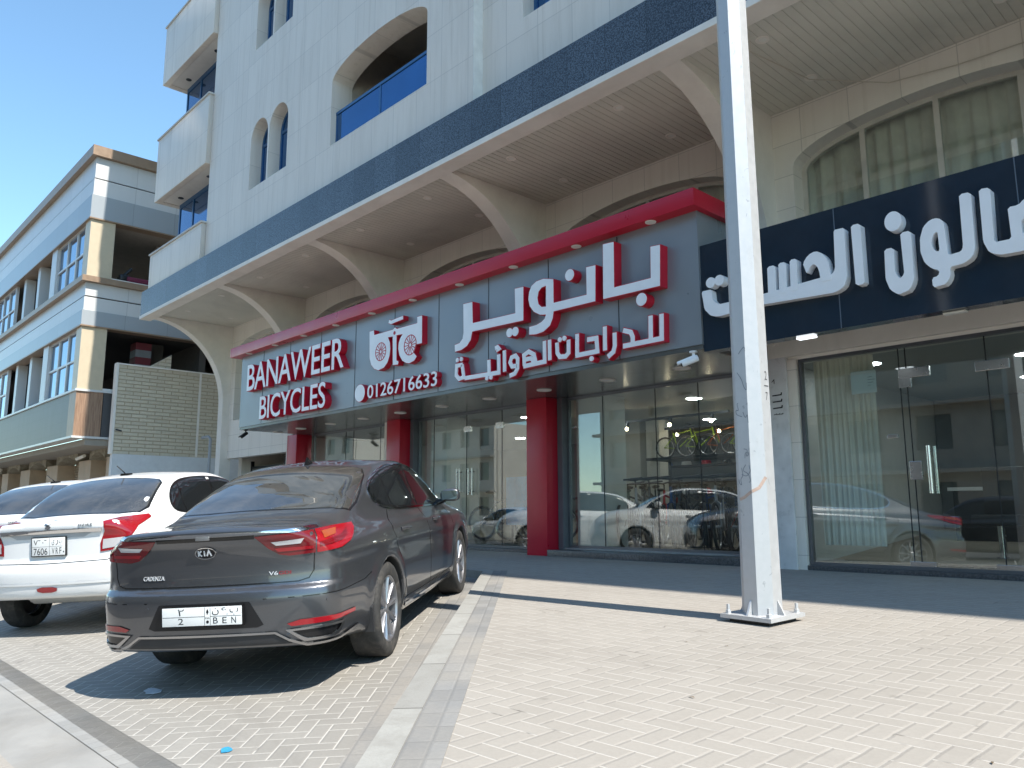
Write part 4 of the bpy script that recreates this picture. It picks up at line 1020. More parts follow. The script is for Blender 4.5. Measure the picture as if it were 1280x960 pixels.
mb.prism(ribbon([(X0, 2.82), (X0+.03, 2.85), (X0+.03, 2.80)], .006), 'y', 8.494, 8.498)
sub(mb, 'painted_lettering', bl, mpier)

# ================================================================= neighbouring building on the left
m_lw = cladding('white_composite_panel', (.64,.635,.62), 1.2, 30, .4, .012, .3, .06, axis='xy')
m_lb = cladding('blue_grey_composite_panel', (.37,.40,.42), 1.2, 30, .4, .012, .28, .06, axis='xy')
m_lbr = M('bronze_trim', (.34,.235,.16), .4, .2)
m_lbe = M('beige_composite_panel', (.60,.50,.355), .4, .05, var=.04)
m_lgs = cladding('grey_stone_cladding', (.11,.11,.115), .6, .3, stain=.3)
m_wood = N('wood_cladding'); _p = m_wood.pos(); _n = m_wood.noise(m_wood.scale(_p, (9, 9, .8)), 3, 4, .6)
m_wood = m_wood.end(m_wood.bsdf(m_wood.mix(m_wood.ramp(_n, .3, .7), (.22,.13,.085), (.42,.27,.18)), .4))
m_rock = N('rock_plaster'); _p = m_rock.pos(); _n = m_rock.noise(_p, 4, 7, .7, dist=.8)
m_rock = m_rock.end(m_rock.bsdf(m_rock.mix(m_rock.ramp(_n, .3, .7), (.26,.22,.16), (.48,.43,.34)), .9, normal=m_rock.bump(_n, 1, .12)))
LX, LY, LE, LD_ = -24.0, 6.05, -60.0, 22.0
NB = thing('commercial_building', 'low commercial building with white and blue metal bands and beige corner columns', 'building', (-30, 10, .8))
def ring_band(name, z0, z1, out, mat):
    """band wrapping the front and the right-hand side"""
    mb = MB(); mb.box(LE, LX+out, LY-out, LY+.3, z0, z1); mb.box(LX-.3, LX+out, LY+.301, LD_, z0, z1); return mb.build(name, mat, NB)
ring_band('cornice', 11.58, 11.88, .14, m_lbr)
ring_band('facade_band', 10.95, 11.575, 0, m_lw); ring_band('facade_band', 10.915, 10.945, -.03, m_joint)
ring_band('facade_band', 10.42, 10.91, .015, m_lw); ring_band('facade_band', 9.73, 10.415, .05, m_lb); ring_band('trim', 9.69, 9.728, .07, m_lbr)
ring_band('cornice', 7.82, 7.98, .14, m_lbr)
ring_band('facade_band', 7.43, 7.815, 0, m_lw); ring_band('facade_band', 7.395, 7.425, -.03, m_joint)
ring_band('facade_band', 7.0, 7.39, .015, m_lw); ring_band('facade_band', 6.57, 6.995, .05, m_lb); ring_band('trim', 6.53, 6.568, .07, m_lbr)
ring_band('trim', 4.69, 4.75, .05, m_lw); ring_band('trim', 3.38, 3.44, .05, m_lw)
mb = MB(); mb.box(LE, LX-.65, LY, LY+.3, 3.441, 4.689); mb.box(LX-.3, LX, LY+.7, LD_, 3.441, 4.689, 0); mb.build('stone_band', m_lgs, NB)
mb = MB(); mb.box(LX-.64, LX+.01, LY-.01, LY+.68, 3.441, 4.689); mb.build('corner_column', m_wood, NB)
for z0, z1 in ((4.751, 6.529), (7.981, 9.689)):
    mb = MB(); mb.box(LX-.5, LX+.01, LY-.01, LY+.65, z0, z1); mb.build('corner_column', m_lbe, NB)
    # window grids and posts of the front
    for i, x1 in enumerate((-24.5, -33.4, -41.5, -50)):
        f = MB(); x0 = x1-3.0
        for k in range(4): q = x0+k*1.0; f.box(q-.04, q+.04, LY+.05, LY+.15, z0, z1)
        for q in (z0+.03, (z0+z1)/2, z1-.03): f.box(x0+.04, x1-.04, LY+.052, LY+.148, q-.03, q+.03)
        o = f.build('window', m_lw, NB); pn = MB(); pn.box(x0, x1, LY+.095, LY+.105, z0, z1); sub(pn, 'pane', M('sky_mirror_glass', (.12,.24,.40), .05, .8, var=.08), o)
        mb = MB(); mb.box(x0-.65, x0-.05, LY, LY+.3, z0, z1); mb.build('pilaster', m_lw, NB)
    for q in (-30.2, -32.2, -39, -40.6, -47, -48.7): MB().box(q-.16, q+.16, LY+.1, LY+.4, z0, z1).build('post', m_lw, NB)
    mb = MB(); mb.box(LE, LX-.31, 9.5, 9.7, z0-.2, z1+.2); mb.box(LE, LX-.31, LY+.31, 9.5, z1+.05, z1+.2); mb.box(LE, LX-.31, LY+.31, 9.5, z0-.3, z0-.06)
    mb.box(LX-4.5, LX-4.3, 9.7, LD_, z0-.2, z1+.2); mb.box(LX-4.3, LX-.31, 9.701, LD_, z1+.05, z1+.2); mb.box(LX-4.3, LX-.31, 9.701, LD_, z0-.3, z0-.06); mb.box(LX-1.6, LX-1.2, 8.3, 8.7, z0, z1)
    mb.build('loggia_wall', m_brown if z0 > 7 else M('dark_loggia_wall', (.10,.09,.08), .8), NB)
    mb = MB(); mb.box(LX-.25, LX-.02, LY+.66, LD_, z0-.0005, z0+.07); mb.build('loggia_sill', m_plast, NB)
    mb = MB(); mb.box(LX-.3, LX, 13.5, LD_, z0, z1); mb.build('side_wall', m_plast, NB)
mb = MB(); mb.box(LE, LX-.3, LY+.3, LD_, 11.2, 11.5); mb.box(LE, LX, LD_, LD_+.3, .6, 11.5); mb.build('roof_and_rear_wall', m_plast, NB)
# ground floor: stone scallops, columns, roller shutters
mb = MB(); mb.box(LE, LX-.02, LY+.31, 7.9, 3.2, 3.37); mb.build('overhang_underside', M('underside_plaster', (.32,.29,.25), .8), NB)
cols = [(-24.85, -24.05), (-27.6, -26.35), (-31.45, -30.05), (-35.3, -33.85), (-38.5, -37.4), (-42, -41), (-46, -45), (-50, -49)]
for a, b in cols:
    mb = MB(); mb.box(a, b, 7.2, 7.9, .5, 2.95, 0, .02); mb.build('column', m_lbe if False else M('tan_stone', (.48,.36,.26), .7, var=.1, vs=3), NB)
for (a, b), (c_, d_) in zip(cols[:-1], cols[1:]):
    mb = MB(); mb.prism([(d_, 3.2), (d_, 2.93)]+[(d_+(a-d_)*t, 2.93+.2*math.sin(math.pi*t)) for t in np.linspace(.05, .95, 14)]+[(a, 2.93), (a, 3.2)], 'y', 7.15, 7.7); mb.build('scallop', m_rock, NB)
    mb = MB(); zs_ = np.arange(.5, 3.2, .085); pr = []
    for z in zs_: pr += [(7.75, z), (7.72, z+.02), (7.72, z+.065), (7.75, z+.085)]
    n = len(pr); mb.add([(d_, y, z) for y, z in pr]+[(a, y, z) for y, z in pr], [(i, i+1, n+i+1, n+i) for i in range(n-1)]); mb.build('roller_shutter', M('tan_shutter', (.44,.36,.27), .6), NB)
mb = MB(); mb.box(LX-.8, LX, 7.91, LD_, .5, 3.37); mb.build('side_wall', m_plast, NB)
for i, (x0, y0, z0) in enumerate(((-26.9, 6.95, 2.98), (-38.0, 6.9, 3.0))):
    tag(MB().tube([(x0, y0, z0), (x0+.75, y0, z0+.06)], .05, 12).build('tube_lamp', m_plast, None, 40), ('cream tube lamp under the overhang near the corner of the commercial building', 'cream tube lamp under the overhang at the far left')[i], 'lamp')
# clutter in the upper side loggia and striped sign below
cb = thing('loggia_clutter', 'pile of dark and red bundles on the sill of the upper side loggia', 'bundles', (-24.2, 7.4, 8.06))
mb = MB(); mb.box(-24.5, -24.05, 7.15, 7.95, 8.055, 8.22, 0, .05); mb.build('red_bundle', M('maroon_cloth', (.16,.02,.05), .8), cb, 60)
mb = MB(); mb.box(-24.4, -24.1, 6.95, 7.25, 8.055, 8.28, 0, .08); mb.tube([(-24.25, 7.1, 8.25), (-24.2, 7.3, 8.5)], .05, 8); mb.build('black_bag', m_dark, cb, 60)
ss_ = thing('striped_column_board', 'red and white striped board inside the dark side opening of the commercial building', 'sign', (-24.8, 7.9, 5.2))
for k in range(5):
    mb = MB(); mb.box(-25.1, -24.6, 7.7, 8.15, 5.3+.22*k, 5.3+.22*(k+1), 0); mb.build('stripe', M('stripe_red', (.16,.02,.03), .5) if k % 2 == 0 else M('stripe_grey', (.22,.23,.24), .5), ss_)

# ================================================================= brick-patterned screen wall
g = N('split_brick_panel'); p = g.pos(); x, y, z = g.sep(p)
cv = g.n('CombineXYZ'); g.put(cv.inputs[0], y); g.put(cv.inputs[1], z)
bt = g.n('TexBrick'); g.put(bt.inputs['Vector'], cv.outputs[0]); bt.inputs['Scale'].default_value = 1; bt.inputs['Brick Width'].default_value = .42; bt.inputs['Row Height'].default_value = .105; bt.inputs['Mortar Size'].default_value = .014; bt.inputs['Mortar Smooth'].default_value = .3
bt.inputs['Color1'].default_value = (.60,.53,.41,1); bt.inputs['Color2'].default_value = (.67,.60,.47,1); bt.inputs['Mortar'].default_value = (.46,.38,.27,1)
nn = g.noise(p, 25, 4, .6); c = g.mix(g.ramp(nn, .4, .7, 0, .3), bt.outputs['Color'], (.40,.34,.24))
m_splitb = g.end(g.bsdf(c, .85, normal=g.bump(g.math('SUBTRACT', g.math('MULTIPLY', nn, .3), bt.outputs['Fac']), .8, .02)))
PW = thing('screen_wall', 'tall beige screen wall of brick pattern panels on a white base beside the driveway', 'wall', (-23.4, 9, .6))
mb = MB(); mb.box(-23.6, -23.4, 6.92, 14, .5, 2.95); mb.build('base', M('white_painted_base', (.66,.67,.68), .7, var=.05, dirt=.15), PW)
mb = MB(); mb.box(-23.6, -23.42, 6.92, 14, 2.951, 5.46); mb.build('panel', m_splitb, PW)
mb = MB(); mb.box(-23.62, -23.39, 6.86, 6.92, 2.951, 5.5); mb.box(-23.62, -23.395, 6.92, 14, 5.46, 5.5); mb.box(-23.42, -23.40, 9.2, 9.26, 2.96, 5.459); mb.build('edge_trim', m_plast, PW)
mb = MB(); mb.prism([(7.75, 5.5), (8.35, 5.5), (8.35, 5.92)], 'x', -23.58, -23.45); mb.build('corner_piece', m_splitb, PW)
tag(MB().tube([(-23.36, 6.95, 3.62), (-23.30, 7.0, 3.6), (-23.28, 7.08, 3.58)], .02, 8).build('wall_bracket', m_dark, None, 40), 'small dark bracket on the left edge of the brick pattern screen wall', 'bracket')

# ================================================================= buildings across the street (seen in the shop windows)
def block(label, x0, x1, y, h, mat, floors, bays, group=None):
    t = thing('street_building', label, 'building', ((x0+x1)/2, y, 0)); fh = h/floors; bw = (x1-x0)/bays
    holes = []
    for i in range(floors):
        for j in range(bays): holes.append([(x0+bw*(j+.25), fh*(i+.28)), (x0+bw*(j+.75), fh*(i+.28)), (x0+bw*(j+.75), fh*(i+.8)), (x0+bw*(j+.25), fh*(i+.8))])
    mb = MB(); mb.prism([(x0, 0), (x1, 0), (x1, h), (x0, h)], 'y', y, y-.4, 0, holes); mb.box(x0, x1, y-12, y-.5, 0, h-.2); mb.build('wall', mat, t)
    mb = MB()
    for i in range(1, floors+1): mb.box(x0-.2, x1+.2, y+.002, y+.7, fh*i-.25, fh*i-.05)
    mb.build('balcony_slab', M('street_concrete', (.30,.27,.23), .8), t)
    for hp in holes[:95]:
        mb = MB(); mb.box(hp[0][0], hp[1][0], y-.35, y-.3, hp[0][1], hp[2][1]); mb.build('window', m_win, t)
m_st1 = M('tan_render', (.29,.26,.22), .8, var=.08, vs=1, dirt=.25); m_st2 = M('pale_render', (.58,.53,.46), .8, var=.08, vs=1)
block('tall tan apartment block across the street with balcony slabs', -38, 12, -27, 21, m_st1, 6, 14)
block('pale low block across the street far to the left', -78, -62, -38, 11, m_st2, 3, 5)
block('cream block with flat roof far along the street', -120, -96, -42, 17, m_st2, 4, 6)
# ================================================================= cars
def car_matrix(heading, gx, gy, u, v, off=0., level=False):
    """car frame (x forwards from the rear bumper, y to the left) with (u, v, 0) standing on ground point (gx, gy)"""
    n = Vector((0, 0, 1)) if level else Vector((0, -SL, 1)).normalized()
    d = Vector((math.sin(heading), math.cos(heading), 0)); d = (d-n*d.dot(n)).normalized(); l = n.cross(d)
    p = Vector((gx, gy, off if level else gz(gy)+off))-d*u-l*v
    return Matrix(((d.x, l.x, n.x, p.x), (d.y, l.y, n.y, p.y), (d.z, l.z, n.z, p.z), (0, 0, 0, 1)))

def resamp(poly, step, closed=True):
    out = []; n = len(poly)
    for i in range(n if closed else n-1):
        a = np.array(poly[i], float); b = np.array(poly[(i+1) % n], float); k = max(1, int(np.linalg.norm(b-a)/step))
        out += [tuple(a+(b-a)*j/k) for j in range(k)]
    if not closed: out.append(tuple(poly[-1]))
    return out
def patch(F, mapf, poly, off, parent, name, mat, step=.03, holes=(), depth=.012, asp=(1., 1.), mirror=False, label=None, build=True, mb=None, k=0):
    """a panel lying on the body: outline in 2-D look-up coordinates, mapped to the surface and lifted by off"""
    sx, sy = asp; P = [(p[0]*sx, p[1]*sy) for p in poly]; H = [[(p[0]*sx, p[1]*sy) for p in h] for h in holes]
    P = resamp(P, step); H = [resamp(h, step) for h in H]
    A = np.array(P); lo, hi = A.min(0), A.max(0)
    gx, gy = np.meshgrid(np.arange(lo[0]+step*.5, hi[0], step), np.arange(lo[1]+step*.5, hi[1], step)); G2 = np.stack([gx.ravel(), gy.ravel()], 1)
    if len(G2):
        ok = inpoly(G2, P)
        for h in H: ok &= ~inpoly(G2, h)
        G2 = G2[ok]
        if len(G2):
            al = np.array(P+sum(H, [])); dm = np.min(np.linalg.norm(G2[:, None]-al[None], axis=2), axis=1); G2 = G2[dm > step*.45]
    tr, pts = tri2d(P, H, [tuple(q) for q in G2])
    if not tr: return None
    q = np.array(pts); S3 = mapf(q[:, 0]/sx, q[:, 1]/sy); nn = F.normal(S3); top = S3+nn*off
    own = mb is None; mb = MB() if own else mb
    def addm(vs, fs, ns):
        mb.add(vs, fs, k); mb.nv.extend(ns.tolist())
    if mirror is True: top = top*np.array([1, -1, 1]); S3 = S3*np.array([1, -1, 1]); nn = nn*np.array([1, -1, 1])
    addm(top, tr, nn)
    for lp in (P, *H):
        a = np.array(lp); s3 = mapf(a[:, 0]/sx, a[:, 1]/sy); n3 = F.normal(s3)
        if mirror is True: s3 = s3*np.array([1, -1, 1]); n3 = n3*np.array([1, -1, 1])
        n = len(a); addm(np.concatenate([s3+n3*off, s3-n3*depth]), [(i, (i+1) % n, n+(i+1) % n, n+i) for i in range(n)], np.concatenate([n3, n3]))
    return mb.build(name, mat, parent, 35, local=True, label=label) if build and own else mb
def line(F, mapf, path, w, off, mb, step=.03, asp=(1., 1.), mirror=False, k=0):
    pp = [(p[0]*asp[0], p[1]*asp[1]) for p in path]; rb = ribbon(resamp(pp, step, False), w)
    patch(F, mapf, [(p[0]/asp[0], p[1]/asp[1]) for p in rb], off, None, '', None, step, asp=asp, mirror=mirror, build=False, mb=mb, k=k)

def paint(name, col, metal, rough, dust=0., dustcol=(.27,.255,.235), coat=.8):
    g = N(name); p = g.pos(); ob = g.obj()
    geo = g.n('NewGeometry'); nz = g.sep(geo.outputs['Normal'])[2]
    fl = g.noise(ob, 900, 1); c = g.mix(g.ramp(fl, .35, .65), tuple(v*.85 for v in col), tuple(min(1, v*1.18) for v in col))
    n1 = g.noise(ob, 3.2, 6, .65, dist=.5); n2 = g.noise(ob, 35, 4, .7)
    d = g.math('MULTIPLY', g.ramp(n1, .25, .75, .45, 1.), g.ramp(nz, .15, .85, .18, 1.)); d = g.math('MULTIPLY', d, g.ramp(n2, .3, .7, .7, 1.)); d = g.math('MULTIPLY', d, dust)
    c = g.mix(d, c, dustcol)
    r = g.math('ADD', rough, g.math('MULTIPLY', d, .5)); mt = g.math('MULTIPLY', metal, g.math('SUBTRACT', 1, d))
    x = g.n('BsdfPrincipled'); g.put(x.inputs['Base Color'], c); g.put(x.inputs['Roughness'], r); g.put(x.inputs['Metallic'], mt)
    g.put(x.inputs['Coat Weight'], g.math('MULTIPLY', coat, g.math('SUBTRACT', 1, d))); x.inputs['Coat Roughness'].default_value = .03
    return g.end(x.outputs[0])
m_kia = paint('graphite_car_paint', (.115,.119,.130), .8, .30, .16, coat=1.)
m_wcar = paint('white_car_paint', (.78,.78,.77), .0, .35, .06)
m_bcar = paint('black_car_paint', (.012,.012,.014), .3, .25, .25)
m_cglass = M('tinted_car_glass', (.012,.014,.016), .03, 0, .9, var=0, coat=.6)
def rear_glass_mat():
    g = N('dusty_rear_glass'); ob = g.obj(); n1 = g.noise(ob, 4, 6, .65, dist=.6); n2 = g.noise(ob, 40, 4, .7)
    d = g.math('MULTIPLY', g.ramp(n1, .3, .75, .05, .35), g.ramp(n2, .3, .7, .6, 1.))
    x = g.n('BsdfPrincipled'); g.put(x.inputs['Base Color'], g.mix(d, (.015,.018,.02), (.30,.27,.23))); g.put(x.inputs['Roughness'], g.math('MULTIPLY', d, .04)); x.inputs['Specular IOR Level'].default_value = 1.; x.inputs['Coat Weight'].default_value = .5
    return g.end(x.outputs[0])
m_rglass = rear_glass_mat()
m_chrome = M('chrome', (.75,.76,.78), .08, 1, var=0)
m_letter = M('satin_letter', (.70,.71,.73), .4, .3, var=0)
m_black = M('gloss_black_trim', (.012,.012,.013), .15, 0, var=0)
m_plastic = M('black_plastic', (.03,.03,.032), .55, 0)
m_rubber = M('tyre_rubber', (.035,.034,.033), .8, 0, var=.2, vs=20, dirt=.25)
m_alloy = M('alloy_rim', (.40,.40,.42), .36, .85, var=.05)
m_alloyd = M('dark_alloy', (.018,.018,.02), .6, .0, var=0)
m_tail = M('red_lamp_plastic', (.30,.007,.013), .10, 0, .6, var=0, coat=.5)
m_taild = M('dark_red_lamp_plastic', (.16,.006,.010), .12, 0, .6, var=0, coat=.5)
m_amber = M('amber_lamp_plastic', (.34,.07,.02), .12, 0, .6, var=0)
m_clear = M('clear_lamp_plastic', (.62,.60,.60), .15, .2, var=0, coat=.5)
m_plate = M('plate_white', (.80,.80,.78), .35, var=.02)
m_ink = M('plate_ink', (.015,.015,.018), .5, var=0)

def make_wheel(parent, ax, side, F, spokes=10, rim=.235, y=.885, wd=.23, style='fan'):
    r = F.wr; s = side; yo = s*y; yi = s*(y-wd)
    mb = MB(); t = lambda q: yo+(yi-yo)*q
    mb.lathe([(rim-.012, t(.06)), (rim+.004, t(.01)), (rim+.03, t(-.015)), (r-.05, t(-.03)), (r-.018, t(.01)), (r-.003, t(.08)), (r, t(.2)), (r, t(.8)), (r-.003, t(.92)), (r-.03, t(1.0)), (rim, t(1.0))], (ax, 0, F.wr), 'y', 56)
    w = MB()
    w.lathe([(rim-.022, t(.75)), (rim-.022, t(.10)), (rim-.012, t(.045)), (rim+.002, t(.03))], (ax, 0, F.wr), 'y', 56, 0)
    w.lathe([(0, t(.55)), (rim-.023, t(.55))], (ax, 0, F.wr), 'y', 40, 1)
    w.lathe([(0, t(.09)), (.028, t(.09)), (.034, t(.12)), (.05, t(.15)), (.055, t(.4))], (ax, 0, F.wr), 'y', 30, 0)
    w.lathe([(.05, t(.5)), (.15, t(.5)), (.15, t(.54))], (ax, 0, F.wr), 'y', 30, 0)
    for k in range(spokes):
        a = 2*math.pi*k/spokes+.1; da = .30/spokes*3.2 if style == 'fan' else .12
        for sg in ((-1, 1) if style == 'fan' else (0,)):
            a1 = a+sg*da*.5; P0 = np.array([math.cos(a)*.04, math.sin(a)*.04]); P1 = np.array([math.cos(a1)*(rim-.015), math.sin(a1)*(rim-.015)])
            u = (P1-P0)/np.linalg.norm(P1-P0); nn = np.array([-u[1], u[0]]); h0, h1 = (.009, .0065) if style == 'fan' else (.03, .022)
            vs = []
            for P_, h, q0, q1 in ((P0, h0, .11, .3), (P1, h1, .07, .2)):
                for sg2, q in ((-1, q0+.03), (-.5, q0), (.5, q0), (1, q0+.03), (1, q1), (-1, q1)): vs.append((ax+P_[0]+nn[0]*h*sg2, t(q), F.wr+P_[1]+nn[1]*h*sg2))
            w.add(vs, [(i, (i+1) % 6, 6+(i+1) % 6, 6+i) for i in range(6)], 0)
    o = w.build('wheel', [m_alloy, m_alloyd], parent, 35, local=True)
    ty = mb.build('tyre', m_rubber, None, 40); ty.parent = o
    return o

def body_mesh(F, parent, mat, h):
    P, Q = surface_nets(F.full, (-.06, -1.02, F.zb-.06), (F.L+.06, 1.02, 1.82), h)
    Q = Q[:, ::-1]
    me = bpy.data.meshes.new('body'); me.from_pydata(P.tolist(), [], Q.tolist()); me.materials.append(mat); me.materials.append(m_plastic)
    cen = P[Q].mean(1); inner = (F.body(cen[:, 0], cen[:, 1], cen[:, 2]) < -.012) | (cen[:, 2] < F.zb+.012)
    me.polygons.foreach_set('material_index', inner.astype(int)); me.polygons.foreach_set('use_smooth', [True]*len(Q))
    bm = bmesh.new(); bm.from_mesh(me); bmesh.ops.recalc_face_normals(bm, faces=bm.faces[:]); bm.to_mesh(me); bm.free()
    nv = F.normal(P, F.full); me.normals_split_custom_set_from_vertices(nv.tolist()); me.update()
    o = bpy.data.objects.new('body', me); COL.objects.link(o); o.parent = parent; return o

def sidewin(F, root, outline, splits, mat=m_cglass, chrome=True, mirror_sides=(True, False), tr=.018):
    for mir in mirror_sides:
        patch(F, F.side, outline, .003, root, 'window_trim', m_black, .04, mirror=mir)
        xs = sorted({p[0] for p in outline}); 
        for a, b in zip(splits[:-1], splits[1:]):
            pl = clipx(shrink(outline, .018), a, b)
            if len(pl) > 2: patch(F, F.side, pl, .006, root, 'side_window', mat, .05, mirror=mir)
        if chrome: patch(F, F.side, offs(outline, .009), .008, root, 'window_chrome', m_chrome, .03, holes=[shrink(outline, .008)], mirror=mir)
def shrink(p, d): return offs(p, -d)
def clipx(poly, a, b):
    def clip(P, f):
        out = []
        for i in range(len(P)):
            p, q = P[i-1], P[i]; fp, fq = f(p), f(q)
            if (fp >= 0) != (fq >= 0): t = fp/(fp-fq); out.append((p[0]+(q[0]-p[0])*t, p[1]+(q[1]-p[1])*t))
            if fq >= 0: out.append(q)
        return out
    return clip(clip(poly, lambda p: p[0]-a), lambda p: b-p[0])
def smooth_poly(p, it=2):
    for _ in range(it):
        q = []
        for i in range(len(p)):
            a, b = np.array(p[i]), np.array(p[(i+1) % len(p)]); q += [tuple(a*.75+b*.25), tuple(a*.25+b*.75)]
        p = q
    return p
def mirror_of(F, root, at, mat):
    for sg in (-1, 1):
        y0 = F.side([at[0]], [at[1]])[0][1]
        mb = MB(); bm = bmesh.new(); bmesh.ops.create_icosphere(bm, subdivisions=3, radius=1)
        for v in bm.verts:
            x, y, z = v.co; sx = math.copysign(abs(x)**.75, x); sy = math.copysign(abs(y)**.8, y); sz = math.copysign(abs(z)**.75, z)
            v.co = (at[0]+.02+sx*(.09 if sx > 0 else .05), sg*(y0+.13+sy*.105), at[1]+.085+sz*(.066+.010*sy))
        mb.bm(bm, 0); o = mb.build('wing_mirror', mat, root, 60, local=True)
        st = MB(); st.tube([(at[0]+.03, sg*(y0-.03), at[1]+.01), (at[0]+.02, sg*(y0+.05), at[1]+.03), (at[0]+.02, sg*(y0+.1), at[1]+.06)], .028, 10); q = st.build('mirror_arm', m_black, None, 40, local=True); q.parent = o
        g2 = MB(); g2.add([(at[0]-.032, sg*(y0+.13+dx*.08), at[1]+.085+dz*.045) for dx, dz in ((-1,-1), (1,-1), (1,1), (-1,1))], [(0,1,2,3)]); q = g2.build('mirror_glass', m_cglass, None, local=True); q.parent = o
def backmap(F, off):
    def f(p, d):
        s = F.back([-p[0]], [p[1]])[0]; n = F.normal(s); return s+n*(off+d)
    return f
def plate(F, root, zc, w, h, rows, tilt=True, y0=0.):
    """flat registration plate standing on the rear face; rows: (text, x0, z0, x1, z1) in plate units"""
    a = F.back([0], [zc+h/2])[0]; b = F.back([0], [zc-h/2])[0]; xs = min(a[0], b[0])-.012
    mb = MB(); mb.box(xs-.006, xs+.004, y0-w/2, y0+w/2, zc-h/2, zc+h/2, 0, .002); o = mb.build('number_plate', m_plate, root, 30, local=True)
    t = MB(); f = lambda p, d: (xs-.0068-d, y0-p[0], zc+p[1])
    for r in rows:
        if r[0] == '|': t.add([f(q, 0) for q in ((r[1], r[2]), (r[3], r[2]), (r[3], r[4]), (r[1], r[4]))], [(0,1,2,3)])
        else: text_mb(t, r[0], f, r[1:5], 0)
    q = t.build('plate_lettering', m_ink, None, local=True); q.parent = o
    fr = MB(); fr.prism([(y0-w/2-.008, zc-h/2-.008), (y0+w/2+.008, zc-h/2-.008), (y0+w/2+.008, zc+h/2+.008), (y0-w/2-.008, zc+h/2+.008)], 'x', xs-.004, xs+.02); q = fr.build('plate_holder', m_black, None, local=True); q.parent = o
    return o, xs

# ---------------------------------------------------------------- graphite saloon
def graphite_saloon(Mx):
    F = KIA; R = thing('parked_car', 'dark graphite saloon car parked nose to the shops, seen from its dusty rear', 'car'); R.matrix_world = Mx
    body_mesh(F, R, m_kia, .02)
    for ax in F.axles:
        for s in (-1, 1): make_wheel(R, ax, s, F, 10, .243, .872)
    out = smooth_poly([(1.36, 1.225), (1.40, 1.12), (1.60, 1.06), (1.95, 1.04), (2.6, 1.02), (3.52, .995), (3.70, 1.01), (3.30, 1.23), (2.98, 1.355), (2.6, 1.425), (2.2, 1.425), (1.85, 1.385), (1.55, 1.315)], 2)
    sidewin(F, R, out, (1.2, 1.74, ), m_cglass)
    for mir in (True, False):
        for a, b in ((1.2, 1.735), (1.765, 2.42), (2.50, 3.9)):
            pl = clipx(shrink(out, .018), a, b); patch(F, F.side, pl, .006, R, 'side_window', m_cglass, .05, mirror=mir)
    # glass areas front and rear
    half = [(.80, 0), (.80, .35), (.83, .60), (.90, .655), (1.08, .65), (1.30, .615), (1.52, .575), (1.62, .53), (1.66, .40), (1.69, 0)]
    rg = half+[(x, -y) for x, y in half[::-1][1:-1]]
    patch(F, F.topp, rg, .003, R, 'rear_window', m_rglass, .06)
    patch(F, F.topp, offs(rg, .012), .002, R, 'rear_window_seal', m_black, .04, holes=[shrink(rg, .004)])
    half = [(2.86, 0), (2.88, .45), (2.95, .585), (3.3, .62), (3.75, .66), (3.84, .60), (3.92, 0)]
    patch(F, F.topp, half+[(x, -y) for x, y in half[::-1][1:-1]], .003, R, 'windscreen', m_cglass, .06)
    cy = F.cyl; AS = (1.2, 1.)
    # tail lamps: outer glass on the wing, inner on the boot lid
    tl = [(.265, .992), (.40, 1.0), (.52, 1.003), (.70, 1.005), (.97, 1.008), (.955, .975), (.80, .905), (.70, .878), (.52, .866), (.43, .861), (.385, .872), (.33, .915)]
    for sg in (1, -1):
        q = [(sg*a, z) for a, z in tl]
        def cl(a0, a1): return [(sg*a, z) for a, z in clipx(tl, a0, a1)]
        lamp = patch(F, cy, cl(0, .555), .008, R, 'tail_lamp', m_taild, .03, asp=AS)
        l2 = patch(F, cy, cl(.563, 1.2), .009, R, 'tail_lamp', m_tail, .03, asp=AS)
        for nm, pl, mt, par in (('reversing_lens', [(.345, .955), (.50, .965), (.485, .935), (.37, .93)], m_clear, lamp), ('amber_lens', [(.60, .985), (.74, .99), (.70, .955), (.60, .945)], m_amber, l2), ('light_bar', [(.36, .912), (.545, .915), (.545, .895), (.38, .89)], m_tail, lamp), ('light_bar', [(.575, .93), (.74, .945), (.86, .985), (.80, .94), (.72, .915), (.575, .905)], m_taild, l2)):
            m_ = patch(F, cy, [(sg*a, z) for a, z in pl], .012, None, nm, mt, .02, asp=AS, build=False, mb=MB()); o = m_.build(nm, mt, None, 35, local=True); o.parent = par
        ol = offs(tl, .008); 
        patch(F, cy, [(sg*a, z) for a, z in offs([(a*1.2, z) for a, z in tl], .006)], .004, R, 'lamp_surround', m_black, .03, asp=(1, 1)) if False else None
        patch(F, cy, [(sg*a, z) for a, z in ((.41, .452), (.47, .472), (.80, .472), (.80, .448), (.43, .435))], .008, R, 'rear_reflector', m_tail, .03, asp=AS)
        ex = smooth_poly([(.405, .412), (.40, .418), (.69, .428), (.70, .420), (.655, .352), (.63, .345), (.50, .338), (.48, .342)], 1); exi = [(a*.90+.0545, z*.84+.0555) for a, z in ex]
        exi = [(.555+(a-.555)*.80, .384+(z-.384)*.66) for a, z in ex]
        patch(F, cy, [(sg*a, z) for a, z in ex], .014, R, 'exhaust_trim', M('satin_chrome', (.42,.42,.43), .22, 1, var=0), .025, holes=[[(sg*a, z) for a, z in exi]], asp=AS)
        patch(F, cy, [(sg*a, z) for a, z in exi], .003, R, 'exhaust_outlet', m_black, .03, asp=AS)
        mb = MB(); bm = bmesh.new()
        pt = F.cyl([sg*(.30 if sg < 0 else .60)], [.575])[0]; nn = F.normal(pt)
        mb.tube([pt-nn*.004, pt+nn*.004], .012, 14); mb.build('parking_sensor', m_kia, R, 40, local=True)
    mb = MB(); line(F, cy, [(-.60, 1.018), (-.4, 1.014), (0, 1.014), (.4, 1.014), (.60, 1.018)], .019, .010, mb, .03, AS); mb.build('chrome_strip', m_chrome, R, 50, local=True)
